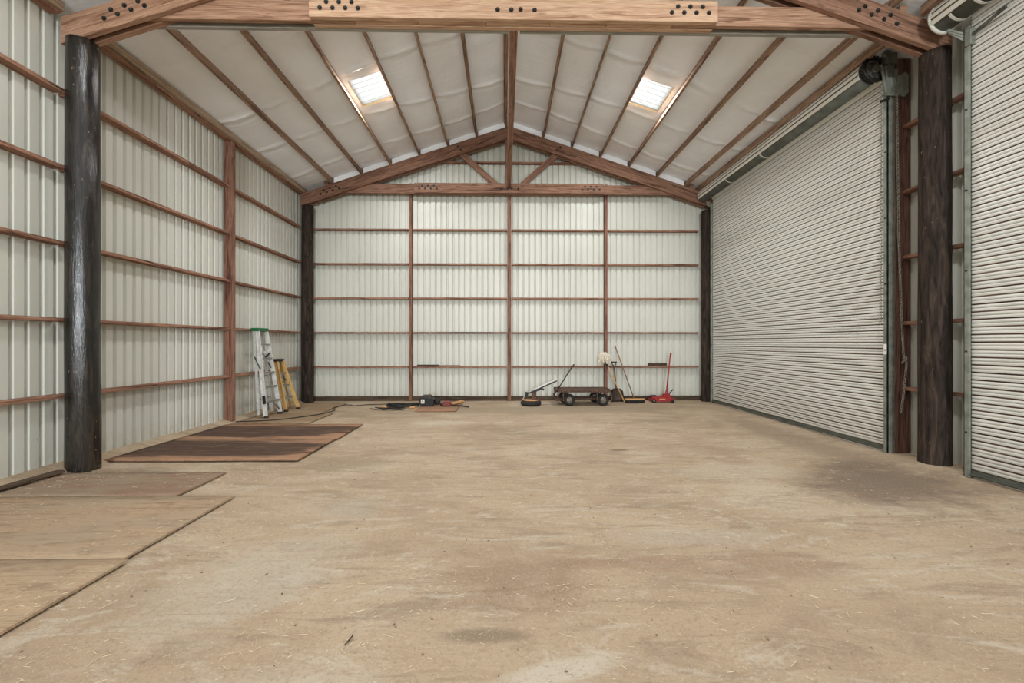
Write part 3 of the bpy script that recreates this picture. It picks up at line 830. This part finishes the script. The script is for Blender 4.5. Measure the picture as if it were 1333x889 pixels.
# ------------------------------------------------------------------ plywood sheets on the floor
def ply(x0, x1, y0, y1, mat, label, tilt=.0, z=.004, rot=0.):
    bm = bmesh.new(); n = 16; th = .016
    def zz(x, y): return z + .0025*noise.noise(Vector((x*1.2, y*1.2, z*50))) + .002 + tilt*(x-x0)
    nx_, ny_ = 18, 10
    top = [[bm.verts.new((x0+(x1-x0)*i/nx_, y0+(y1-y0)*j/ny_, zz(x0+(x1-x0)*i/nx_, y0+(y1-y0)*j/ny_)+th)) for i in range(nx_+1)] for j in range(ny_+1)]
    bot = [[bm.verts.new(v.co - Vector((0, 0, th))) for v in r] for r in top]
    for j in range(ny_):
        for i in range(nx_):
            bm.faces.new((top[j][i], top[j][i+1], top[j+1][i+1], top[j+1][i])).smooth = True
            bm.faces.new((bot[j][i], bot[j+1][i], bot[j+1][i+1], bot[j][i+1]))
    for i in range(nx_):
        bm.faces.new((top[0][i], bot[0][i], bot[0][i+1], top[0][i+1])); bm.faces.new((top[ny_][i], top[ny_][i+1], bot[ny_][i+1], bot[ny_][i]))
    for j in range(ny_):
        bm.faces.new((top[j][0], top[j+1][0], bot[j+1][0], bot[j][0])); bm.faces.new((top[j][nx_], bot[j][nx_], bot[j+1][nx_], top[j+1][nx_]))
    o = obj('plywood_sheet', bm, mat); o.rotation_euler.z = rot
    return tag(o, label, 'plywood sheet', 'plywood sheets laid along the left wall')
ply(-5.02, -2.565, .55, 1.765, M['ply_tan'], 'tan plywood sheet at the lower left, nearest the camera', 0)
ply(-5.02, -2.56, 1.775, 2.975, M['ply_tan'], 'pale tan plywood sheet second from the camera, its inner edge half buried in dirt')
ply(-5.02, -2.60, 2.985, 4.195, M['ply_mid'], 'dusty tan plywood sheet with a sharp dark inner edge, third from the camera')
ply(-5.04, -3.17, 4.21, 4.96, M['ply_dirt'], 'narrow dirt covered brown plywood sheet at the foot of the shiny black post')
ply(-5.02, -2.60, 5.47, 6.66, M['ply_stain'], 'dark stained plywood sheet just beyond the shiny black post', .0, .012)
ply(-5.02, -2.57, 6.67, 7.86, M['ply_stain'], 'dark stained plywood sheet before the square stud, farther of the stained pair', .0, .012)
ply(-5.02, -3.62, 7.98, 9.18, M['ply_grey'], 'grey brown plywood sheet under the feet of the silver ladder')
ply(-5.00, -3.88, 9.22, 10.72, M['ply_grey'], 'brown plywood sheet in the back left corner beyond the ladders')
tag(ply(-1.95, -1.05, 9.38, 10.98, M['ply_red'], 'small reddish plywood panel on the floor under the black compressor'), group='loose plywood')
tag(lumber('loose_plank', (-5.02, 3.2, .05), (-4.98, 4.92, .055), .09, .03, M['old'], side=(1, 0, 0)), 'dark loose plank lying at the foot of the left wall before the black post', 'plank')

# ------------------------------------------------------------------ ladders
def ladder(name, label, ff, tf, fr, tr, H, steps, rail_m, step_m, cap_m, capbox, rw, extras, group):
    root = thing(name, label, 'ladder', ((ff[0][0]+fr[0][0])/2, (ff[0][1]+ff[1][1])/2, 0), group)
    for i in (0, 1):
        bm = bmesh.new(); p, q = Vector(ff[i]), Vector(tf[i])
        d = (q-p).normalized(); sd = Vector((0, 1 if i == 0 else -1, 0))
        bm_bar(bm, p, q, .010, rw, side=(0, 1, 0))
        for e in (-1, 1):
            off = d.cross(Vector((0, 1, 0))).normalized()*e*(rw/2-.006)
            bm_bar(bm, p+off-sd*.012, q+off-sd*.012, .026, .010, side=(0, 1, 0))
        obj('front_rail', bm, rail_m, root)
        bm = bmesh.new(); bm_bar(bm, Vector(fr[i]), Vector(tr[i]), .022, rw*.62, side=(0, 1, 0)); obj('rear_rail', bm, rail_m, root)
        bm = bmesh.new(); bm_box(bm, ff[i][0]-.045, ff[i][0]+.045, ff[i][1]-.02, ff[i][1]+.02, .028, .07); obj('foot_pad', bm, M['rubber'], root, .004)
    for k in range(1, steps+1):
        t = k/(steps+1.0)*1.0
        a = Vector(ff[0]).lerp(Vector(tf[0]), t); b = Vector(ff[1]).lerp(Vector(tf[1]), t)
        bm = bmesh.new(); bm_box(bm, a.x-.042, a.x+.042, a.y+.004, b.y-.004, a.z-.006, a.z+.006)
        bm_box(bm, a.x+.036, a.x+.042, a.y+.004, b.y-.004, a.z-.03, a.z); obj('step', bm, step_m, root)
    nb = 3 if steps > 3 else 2
    for k in range(nb):
        t = (k+.5)/nb*.8+.05
        a = Vector(fr[0]).lerp(Vector(tr[0]), t); b = Vector(fr[1]).lerp(Vector(tr[1]), t)
        bm = bmesh.new(); bm_bar(bm, a, b, .022, .018); obj('rear_brace', bm, step_m, root)
    bm = bmesh.new(); bm_box(bm, *capbox); obj('top_cap', bm, cap_m, root, .008)
    extras(root)
    return root
def ex1(root):
    a = Vector((-4.885, 8.60, 1.22))
    bm = bmesh.new(); bm_box(bm, -4.94, -4.83, 8.80, 9.02, 1.30, 1.33); bm_bar(bm, (-4.86, 8.82, 1.30), (-4.88, 8.98, 1.12), .02, .05); obj('tool_shelf', bm, M['alu'], root)
    bm = bmesh.new(); bm_bar(bm, (-4.85, 8.86, 1.20), (-4.87, 9.02, 1.30), .016, .02); bm_lathe(bm, [(.03, 8.85), (.03, 8.87)], (-4.86, 0, 1.24), 'Y', 12); obj('shelf_latch', bm, M['black'], root)
    for y0, y1 in ((8.60, 8.66), (8.99, 9.05)):
        bm = bmesh.new(); bm_bar(bm, (-4.83, y0, .98), (-4.98, y1, 1.22), .012, .022); obj('spreader', bm, M['darkgalv'], root)
    for s, (y0, y1) in (((1), (8.53, 8.68)), ((-1), (9.02, 8.87))):
        bm = bmesh.new(); bm_tube(bm, [(-4.675, y0, .12), (-4.675, y0+(y1-y0)*.6, .20), (-4.72, y1, .29)], .012, 8); obj('corner_brace', bm, M['darkgalv'], root)
    bm = bmesh.new(); bm_bar(bm, (-4.688, 8.493, .30), (-4.718, 8.515, .46), .004, .06, side=(0, 1, 0)); obj('sticker', bm, M['black'], root)['label'] = 'dark sticker on the front rail'
ladder('step_ladder', 'tall silver aluminium stepladder with green top cap leaning on the left wall',
       [(-4.67, 8.51, .05), (-4.67, 9.04, .05)], [(-4.965, 8.75, 1.76), (-4.965, 9.04, 1.76)],
       [(-4.89, 8.66, .06), (-4.89, 9.16, .06)], [(-5.06, 8.78, 1.74), (-5.06, 9.05, 1.74)], 1.8, 5,
       M['alu'], M['alustep'], M['green'], (-5.095, -4.915, 8.72, 9.07, 1.735, 1.80), .078, ex1, 'ladders')
def ex2(root):
    for y in (9.43, 9.70):
        bm = bmesh.new(); bm_bar(bm, (-4.80, y, .62), (-4.96, y+.04, .72), .010, .02); obj('spreader', bm, M['darkgalv'], root)
ladder('step_ladder', 'short yellow stepladder with dark cap and metal steps, right beside the silver one',
       [(-4.68, 9.30, .05), (-4.60, 9.68, .05)], [(-5.00, 9.50, 1.11), (-4.98, 9.72, 1.11)],
       [(-4.87, 9.45, .04), (-4.85, 9.86, .04)], [(-5.05, 9.53, 1.10), (-5.04, 9.75, 1.10)], 1.15, 3,
       M['yellow'], M['alustep'], M['rubber'], (-5.09, -4.95, 9.47, 9.77, 1.09, 1.145), .075, ex2, 'ladders')

# ------------------------------------------------------------------ tools along the back wall
def wheel(root, x, y, r, w, m=M['hub']):
    bm = bmesh.new(); bm_torus(bm, (x, y, r), r-.040, .040, 'Y', 32, 12, w/.08)
    t = obj('tyre', bm, M['rubber'], root)
    bm = bmesh.new(); bm_lathe(bm, [(.02, -.046), (.035, -.044), (.04, -.026), (.075, -.018), (.094, -.030), (.094, .030), (.03, .03)], (x, y, r), 'Y', 24)
    obj('wheel_rim', bm, m, root)
def cart():
    root = thing('flatbed_cart', 'low rusty flatbed cart with four wheels and a raised pull handle, at the back wall', 'cart', (1.9, 10.5, 0))
    bm = bmesh.new(); bm_box(bm, 1.27, 2.54, 10.16, 10.86, .345, .370)
    bm_box(bm, 1.25, 2.56, 10.14, 10.17, .328, .385); bm_box(bm, 1.25, 2.56, 10.85, 10.88, .328, .385)
    bm_box(bm, 1.25, 1.28, 10.14, 10.88, .328, .385); bm_box(bm, 2.53, 2.56, 10.14, 10.88, .328, .385)
    obj('deck', bm, M['rust'], root, .004)
    for x, y in ((1.55, 10.24), (2.36, 10.24), (1.50, 10.80), (2.28, 10.80)): wheel(root, x, y, .142, .085)
    for x in (1.525, 2.32):
        bm = bmesh.new(); bm_tube(bm, [(x, 10.24, .142), (x, 10.80, .142)], .016, 10)
        bm_box(bm, x-.03, x+.03, 10.34, 10.70, .15, .30); obj('axle', bm, M['black'], root)
    bm = bmesh.new(); bm_box(bm, 1.55, 2.36, 10.38, 10.42, .13, .17); bm_box(bm, 1.55, 2.36, 10.62, 10.66, .13, .17); obj('chassis_bar', bm, M['rust'], root)
    for x, y in ((1.27, 10.17), (1.40, 10.17), (2.20, 10.17), (2.545, 10.17), (2.545, 10.85), (1.27, 10.85)):
        bm = bmesh.new(); bm_box(bm, x-.012, x+.012, y-.012, y+.012, .12, .31); obj('stake', bm, M['rust'], root)
    bm = bmesh.new(); bm_tube(bm, [(1.33, 10.5, .10), (1.22, 10.5, .14), (1.21, 10.5, .26), (1.29, 10.5, .34)], .022, 8); bm_box(bm, 1.24, 1.42, 10.36, 10.64, .10, .16)
    obj('steering_yoke', bm, M['rust'], root)
    bm = bmesh.new(); bm_tube(bm, [(1.26, 10.48, .30), (1.66, 10.50, .92)], .014, 8)
    bm_tube(bm, [(1.66, 10.44, .92), (1.70, 10.44, .97), (1.70, 10.56, .97), (1.66, 10.56, .92), (1.66, 10.44, .92)], .011, 8)
    obj('pull_handle', bm, M['black'], root)
cart()
def tyre_stand():
    root = thing('tyre_stand', 'small tyre lying flat with a steel post and tilted pale pipe, left of the cart', 'stand', (.64, 10.36, 0))
    bm = bmesh.new(); bm_torus(bm, (.64, 10.36, .06), .19, .062, 'Z', 36, 12, .95); obj('tyre', bm, M['rubber'], root)
    bm = bmesh.new(); bm_lathe(bm, [(.14, .01), (.165, .02), (.165, .118), (.20, .125), (.20, .132), (.05, .135), (.02, .135)], (.64, 10.36, 0), 'Z', 28); obj('rim_plate', bm, M['orange'], root)['label'] = 'tan metal disc'
    bm = bmesh.new(); bm_box(bm, .66, .77, 10.30, 10.40, .135, .32); bm_box(bm, .79, .84, 10.32, 10.38, .13, .20); obj('post', bm, M['rust'], root, .006)
    bm = bmesh.new(); bm_tube(bm, [(.54, 10.35, .30), (1.26, 10.35, .615)], .024, 12); obj('tilted_pipe', bm, M['alu'], root)
    bm = bmesh.new(); bm_tube(bm, [(.52, 10.35, .265), (1.27, 10.35, .592)], .018, 10); bm_box(bm, .50, .57, 10.31, 10.39, .22, .32); bm_bar(bm, (.68, 10.34, .32), (.92, 10.34, .42), .05, .05); obj('clamp_bar', bm, M['black'], root)
    bm = bmesh.new(); bm_lathe(bm, [(.012, 0), (.022, .012), (.022, .035), (.01, .045)], (.94, 10.33, .36), 'Z', 12); obj('knob', bm, M['black'], root)
    bm = bmesh.new(); bm_tube(bm, [(.52, 10.35, .28), (.47, 10.34, .20), (.44, 10.33, .13)], .007, 6); obj('hook_wire', bm, M['alu'], root)
tyre_stand()
def mop():
    root = thing('mop', 'string mop standing upside down, cream yarn head up against the wall', 'mop', (2.82, 10.72, 0))
    top = Vector((2.62, 11.02, .98)); foot = Vector((2.985, 10.62, .03))
    bm = bmesh.new(); bm_tube(bm, [foot, top], .014, 10); obj('handle', bm, M['tan'], root)
    bm = bmesh.new(); c = Vector((2.57, 11.05, 1.10))
    for k in range(150):
        z = random.uniform(-.75, 1); a = random.uniform(0, 2*PI); s = math.sqrt(1-z*z)
        d = Vector((s*math.cos(a)*1.02, s*math.sin(a)*.62, z*1.05))
        e = c + d*random.uniform(.13, .175)
        mid = c + d*.09 + Vector((random.uniform(-.03, .03),)*3)
        e2 = e + Vector((random.uniform(-.03, .03), random.uniform(-.02, .02), -.05))
        bm_tube(bm, [c+d*.02, mid, e, e2], [.012, .013, .013, .009], 5)
    obj('yarn_head', bm, M['mop'], root)
    bm = bmesh.new(); bm_tube(bm, [top-Vector((-.05, .04, .13)), top+Vector((0, 0, .02))], [.018, .03], 10); obj('socket', bm, M['black'], root)
mop()
def shovel():
    root = thing('scoop_shovel', 'D-handled scoop shovel standing on its grey blade behind the tan mop handle', 'shovel', (2.90, 10.95, 0))
    bm = bmesh.new()
    rows = [(0.0, .17), (.06, .172), (.18, .168), (.26, .155), (.31, .115), (.335, .04)]
    n = 10; gr = []
    for z, hw in rows:
        gr.append([bm.verts.new((2.87+hw*(2*i/n-1), 10.90+z*.28 - .045*(abs(2*i/n-1)**2.2), .01+z)) for i in range(n+1)])
    for a, b in zip(gr, gr[1:]):
        for i in range(n): bm.faces.new((a[i], a[i+1], b[i+1], b[i])).smooth = True
    bmesh.ops.solidify(bm, geom=bm.faces[:], thickness=.005)
    obj('blade', bm, M['scoop'], root)
    bm = bmesh.new(); bm_tube(bm, [(2.87, 10.985, .28), (2.86, 11.02, .5), (2.845, 11.10, .90)], .016, 10); obj('shaft', bm, M['rust'], root)
    bm = bmesh.new(); bm_tube(bm, [(2.845, 11.10, .88), (2.80, 11.11, .95), (2.79, 11.115, 1.0)], .011, 8); bm_tube(bm, [(2.845, 11.10, .88), (2.89, 11.11, .95), (2.90, 11.115, 1.0)], .011, 8)
    bm_tube(bm, [(2.775, 11.115, 1.005), (2.915, 11.115, 1.005)], .015, 10); obj('d_grip', bm, M['black'], root)
shovel()
def broom():
    root = thing('push_broom', 'push broom with black bristles on the floor and thin brown handle on the wall', 'broom', (3.2, 10.7, 0))
    bm = bmesh.new(); bm_box(bm, 3.0, 3.50, 10.64, 10.72, .075, .115); obj('block', bm, M['tan'], root, .01)
    bm = bmesh.new()
    for i in range(50):
        for j in range(5):
            x, y = 3.01+.48*i/49, 10.65+.06*j/4
            bm_tube(bm, [(x, y, .077), (x+random.uniform(-.012, .012), y-.012+random.uniform(-.012, .012), .006)], .006, 4)
    obj('bristles', bm, M['rubber'], root)
    bm = bmesh.new(); bm_tube(bm, [(3.24, 10.70, .11), (2.87, 11.12, 1.43)], .013, 10); obj('handle', bm, M['brownhandle'], root)
broom()
def jack():
    root = thing('floor_jack', 'red trolley jack with a long upright handle near the back right corner', 'jack', (3.95, 10.8, 0))
    for y in (10.70, 10.86):
        bm = bmesh.new(); bm_prism(bm, [(3.66, .03), (4.24, .03), (4.28, .08), (4.20, .13), (4.10, .19), (4.02, .18), (3.85, .13), (3.66, .10)], y, y+.014)
        obj('side_plate', bm, M['jack'], root, .003)
    bm = bmesh.new(); bm_prism(bm, [(3.72, .10), (4.05, .12), (4.08, .165), (3.80, .165), (3.70, .14)], 10.735, 10.84); obj('lift_arm', bm, M['jack'], root, .006)
    bm = bmesh.new(); bm_lathe(bm, [(.055, .155), (.06, .165), (.06, .185), (.03, .185)], (3.765, 10.79, 0), 'Z', 18); obj('saddle', bm, M['black'], root)
    for x, y, r in ((3.74, 10.685, .052), (3.74, 10.895, .052), (4.20, 10.685, .045), (4.20, 10.895, .045)):
        bm = bmesh.new(); bm_lathe(bm, [(r*.3, -.018), (r, -.016), (r, .016), (r*.3, .018)], (x, y, r), 'Y', 20); obj('caster', bm, M['black'], root)
    bm = bmesh.new(); bm_lathe(bm, [(.014, 10.664), (.026, 10.666), (.026, 10.67)], (3.74, 0, .052), 'Y', 14); obj('hub_cap', bm, M['hub'], root)
    bm = bmesh.new(); bm_box(bm, 4.02, 4.16, 10.72, 10.85, .09, .22); bm_tube(bm, [(4.08, 10.79, .18), (4.10, 10.79, .30)], .032, 12); obj('handle_yoke', bm, M['jack'], root, .006)
    bm = bmesh.new(); bm_tube(bm, [(4.09, 10.79, .24), (4.215, 10.85, 1.22)], .017, 12); obj('handle', bm, M['jack'], root)
    bm = bmesh.new(); bm_tube(bm, [(4.215, 10.85, 1.14), (4.227, 10.856, 1.245)], .023, 12); obj('grip', bm, M['dark_red'], root)
    bm = bmesh.new(); bm_tube(bm, [(4.14, 10.79, .20), (4.26, 10.79, .33)], .014, 8); obj('pedal', bm, M['black'], root)
    bm = bmesh.new(); bm_box(bm, 3.88, 4.03, 10.698, 10.6995, .075, .105); obj('badge', bm, M['orange'], root)['label'] = 'faded yellow marking on the side plate'
jack()
def compressor():
    root = thing('air_compressor', 'small black portable compressor with white square label on the reddish panel', 'compressor', (-1.80, 10.1, .03))
    bm = bmesh.new(); bm_prism(bm, [(-1.97, .06), (-1.94, .035), (-1.66, .035), (-1.63, .07), (-1.63, .19), (-1.67, .225), (-1.93, .235), (-1.97, .20)], 9.99, 10.22); obj('housing', bm, M['black'], root, .012)
    bm = bmesh.new(); bm_tube(bm, [(-1.92, 10.10, .23), (-1.88, 10.10, .275), (-1.72, 10.10, .285), (-1.68, 10.10, .23)], .014, 8); obj('carry_handle', bm, M['rust'], root)
    bm = bmesh.new(); bm_box(bm, -1.93, -1.85, 9.982, 9.991, .10, .19); obj('name_plate', bm, M['sticker'], root)['label'] = 'white square label'
    bm = bmesh.new(); bm_box(bm, -1.905, -1.875, 9.979, 9.983, .135, .165); obj('label_mark', bm, M['bolt'], root)
    bm = bmesh.new(); bm_lathe(bm, [(.03, -1.63), (.07, -1.62), (.07, -1.52), (.03, -1.50)], (0, 10.10, .12), 'X', 16); obj('motor', bm, M['rubber'], root)
    for x in (-1.92, -1.68):
        for y in (10.02, 10.19):
            bm = bmesh.new(); bm_lathe(bm, [(.018, .028), (.018, .045)], (x, y, 0), 'Z', 10); obj('foot', bm, M['rubber'], root)
compressor()
bm = bmesh.new(); bm_prism(bm, [(-1.44, .03), (-1.25, .03), (-1.25, .13), (-1.30, .15), (-1.42, .14)], 10.0, 10.12)
G = thing('power_tool', 'small faded red power tool lying right of the black compressor', 'tool', (-1.35, 10.06, .03))
obj('body', bm, M['dark_red'], G, .01)
bm = bmesh.new(); bm_tube(bm, [(-1.44, 10.06, .07), (-1.50, 10.05, .06)], [.035, .025], 12); bm_box(bm, -1.46, -1.24, 9.99, 10.13, .025, .045); obj('chuck', bm, M['black'], G)
tag(lumber('wood_scrap', (-1.22, 10.25, .055), (-1.06, 10.75, .055), .13, .03, M['tan'], side=(1, 0, 0)), 'short pale wood scrap at the right end of the reddish panel', 'wood scrap')
bm = bmesh.new(); bm_tube(bm, [(-1.22, 10.0, .05), (-1.10, 9.98, .05), (-1.0, 10.03, .035), (-.90, 9.97, .03), (-.82, 9.96, .02)], .018, 8)
tag(obj('hose_end', bm, M['rubber']), 'short black hose end trailing off the right of the reddish panel', 'hose')
def loops(seed, cx, cy, rx, ry, n, r, mat, name, label, cat, tail=None):
    rnd = random.Random(seed); pts = []
    N = n*22
    for i in range(N+1):
        a = 2*PI*i/22; k = i/N
        w = 1 + .28*math.sin(a*.37+seed) ; 
        pts.append((cx+rx*w*math.cos(a)+.05*math.sin(3*a+seed), cy+ry*w*math.sin(a)+.04*math.cos(2.3*a), r+.012+.06*k*(.5+.5*math.sin(a*1.7+seed))))
    if tail: pts += tail
    bm = bmesh.new(); bm_tube(bm, pts, r, 8)
    return tag(obj(name, bm, mat), label, cat)
loops(1, -2.40, 10.14, .26, .20, 4, .017, M['rubber'], 'air_hose', 'black air hose coiled on the floor left of the black compressor', 'hose')
loops(4, -2.55, 9.66, .28, .08, 2, .010, M['black'], 'loose_cable', 'thin black cord in loose loops before the coiled hose', 'cord', [(-2.9, 9.7, .012), (-3.05, 9.8, .012)])
for x, y, lab in ((-2.82, 9.88, 'left'), (-2.16, 9.80, 'right')):
    bm = bmesh.new(); bm_tube(bm, [(x, y, .025), (x+.09, y+.02, .035), (x+.13, y, .03)], [.022, .030, .018], 10)
    tag(obj('hose_fitting', bm, M['orange']), 'small tan hose fitting lying on the %s side of the coiled black hose' % lab, 'fitting')
cord = [(-5.0, 8.1), (-4.4, 8.25), (-4.0, 8.62), (-3.75, 9.05), (-3.70, 9.45), (-3.86, 9.75), (-3.80, 10.2), (-3.55, 10.25), (-3.3, 10.45), (-3.0, 10.5), (-2.8, 10.55)]
pts = []
for i in range(len(cord)-1):
    p0 = Vector(cord[max(i-1, 0)]); p1 = Vector(cord[i]); p2 = Vector(cord[i+1]); p3 = Vector(cord[min(i+2, len(cord)-1)])
    for k in range(8):
        t = k/8
        q = .5*((2*p1) + (p2-p0)*t + (2*p0-5*p1+4*p2-p3)*t*t + (3*p1-p0-3*p2+p3)*t**3)
        pts.append((q.x, q.y, .034 if q.x < -3.6 else .012))
bm = bmesh.new(); bm_tube(bm, pts, .009, 8)
tag(obj('extension_cord', bm, M['rubber']), 'long dark cord snaking from the ladders along the floor to the coiled hose', 'cord')
tag(lumber('wood_offcut', (-2.26, 11.195, .918), (-1.70, 11.195, .918), .07, .036, M['old']), 'dark narrow offcut lying on the lowest back girt beside the compressor stud', 'offcut')
tag(lumber('wood_offcut', (-1.69, 11.195, .911), (-1.14, 11.195, .911), .08, .020, M['stud']), 'thin reddish offcut lying on the lowest back girt, end to end with the dark one', 'offcut')
tag(lumber('wood_offcut', (3.77, 11.195, .938), (4.24, 11.195, .938), .08, .075, M['old']), 'dark wooden block lying on the lowest back girt beside the jack handle', 'offcut')

# ------------------------------------------------------------------ straw and soil crumbs
bm = bmesh.new()
clumps = [(-2.35, 3.4, .35), (-2.4, 2.6, .3), (-2.9, 4.75, .3), (-1.0, 2.1, .35), (-.6, 2.6, .5), (.9, 3.9, .9), (1.2, 4.4, .8), (-1.8, 5.2, .5), (.4, 2.5, .6), (1.6, 2.2, .8), (-4.7, 4.7, .3), (2.6, 3.2, .9), (-.2, 4.6, 1.2), (-1.2, 1.6, .3), (-2.3, 2.0, .25), (4.2, 3.6, .6), (-4.6, 3.8, .4)]
for k in range(2800):
    if random.random() < .62:
        c = random.choice(clumps); x, y = random.gauss(c[0], c[2]), random.gauss(c[1], c[2]*.55)
    else: x, y = random.uniform(-4.9, 5.0), random.uniform(1.2, 7.5)
    if not (-5.0 < x < 5.0 and .9 < y < 9) or (x < -2.45 and y > 5.3) or math.hypot(x+4.96, y-5.15) < .2: continue
    z = (max(floor_z(x, y), 0) + .004) if not (x < -2.56 and y < 9.2) else .030
    L = random.uniform(.008, .034) if random.random() < .95 else random.uniform(.04, .10); a = random.uniform(0, PI); w = random.uniform(.0006, .0013)
    dx, dy = math.cos(a)*L/2, math.sin(a)*L/2; px_, py_ = -math.sin(a)*w, math.cos(a)*w; dz = random.uniform(-.004, .006)
    v = [bm.verts.new(q) for q in ((x-dx-px_, y-dy-py_, z), (x-dx+px_, y-dy+py_, z), (x+dx+px_, y+dy+py_, z+dz), (x+dx-px_, y+dy-py_, z+dz), (x-dx, y-dy, z+w*1.6), (x+dx, y+dy, z+dz+w*1.6))]
    bm.faces.new((v[0], v[3], v[5], v[4])); bm.faces.new((v[1], v[4], v[5], v[2])); bm.faces.new((v[0], v[1], v[2], v[3]))
for k in range(500):
    x, y = random.uniform(-2.4, 4.9), random.uniform(1.2, 9.2)
    z = floor_z(x, y); r = random.uniform(.002, .007)
    mtx = Matrix.Translation((x, y, z+r*.4)) @ Matrix.Rotation(random.uniform(0, 6), 4, 'Z') @ Matrix.Diagonal((r*random.uniform(.8, 1.8), r, r*.7, 1))
    res = bmesh.ops.create_icosphere(bm, subdivisions=1, radius=1, matrix=mtx)
    for f in {f for v in res['verts'] for f in v.link_faces}: f.material_index = 1
tag(obj('straw_litter', bm, [M['straw'], M['clod']], loc=(0, 0, 0)), 'loose bits of pale straw and soil crumbs strewn over the dirt floor', 'straw', kind='stuff')

bm = bmesh.new(); bm_tube(bm, [(-.785, 2.13, .008), (-.775, 2.16, .009), (-.770, 2.19, .008), (-.772, 2.205, .009)], [.003, .004, .0035, .002], 7)
tag(obj('twig', bm, M['old']), 'short dark twig lying on the bare dirt in the foreground', 'twig')
# ------------------------------------------------------------------ light
w = bpy.data.worlds.new('overcast sky'); sc.world = w; w.use_nodes = True
bg = w.node_tree.nodes['Background']; bg.inputs[0].default_value = (.90, .96, 1.0, 1); bg.inputs[1].default_value = 1.35
def area(name, loc, rot, sx, sy, power, color=(.97, .99, 1.0)):
    l = bpy.data.lights.new(name, 'AREA'); l.shape = 'RECTANGLE'; l.size = sx; l.size_y = sy; l.energy = power; l.color = color
    o = bpy.data.objects.new(name, l); C.objects.link(o); o.location = loc; o.rotation_euler = rot; return o
for k, s in enumerate(SKY):
    area('skylight_daylight', ((s[0]+s[1])/2, (s[2]+s[3])/2, zc((s[0]+s[1])/2)-.03), (0, (-1 if k == 0 else 1)*ANG, 0), .55, .75, 140)
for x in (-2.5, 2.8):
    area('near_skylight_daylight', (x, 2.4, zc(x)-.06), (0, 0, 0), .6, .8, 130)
area('yard_daylight', (0.2, -12, 3.0), (PI/2, 0, 0), 2.2, 3.4, 1500, (.92, .97, 1.0))

# ------------------------------------------------------------------ camera
cam = bpy.data.cameras.new('camera'); co = bpy.data.objects.new('camera', cam); C.objects.link(co)
cam.sensor_width = 36; cam.lens = 560.0/1333*36; cam.shift_y = 2.4/1333; cam.clip_start = .05
co.location = (0, 0, 1.49); co.rotation_euler = (PI/2, 0, -.0177)
sc.camera = co
vs = sc.view_settings
sc.display_settings.display_device = 'sRGB'
vs.view_transform = 'Standard'; vs.look = 'None'; vs.gamma = 1; vs.use_curve_mapping = False; vs.exposure = 0.10
sc.cycles.use_denoising = True
sc.cycles.max_bounces = 10; sc.cycles.diffuse_bounces = 6
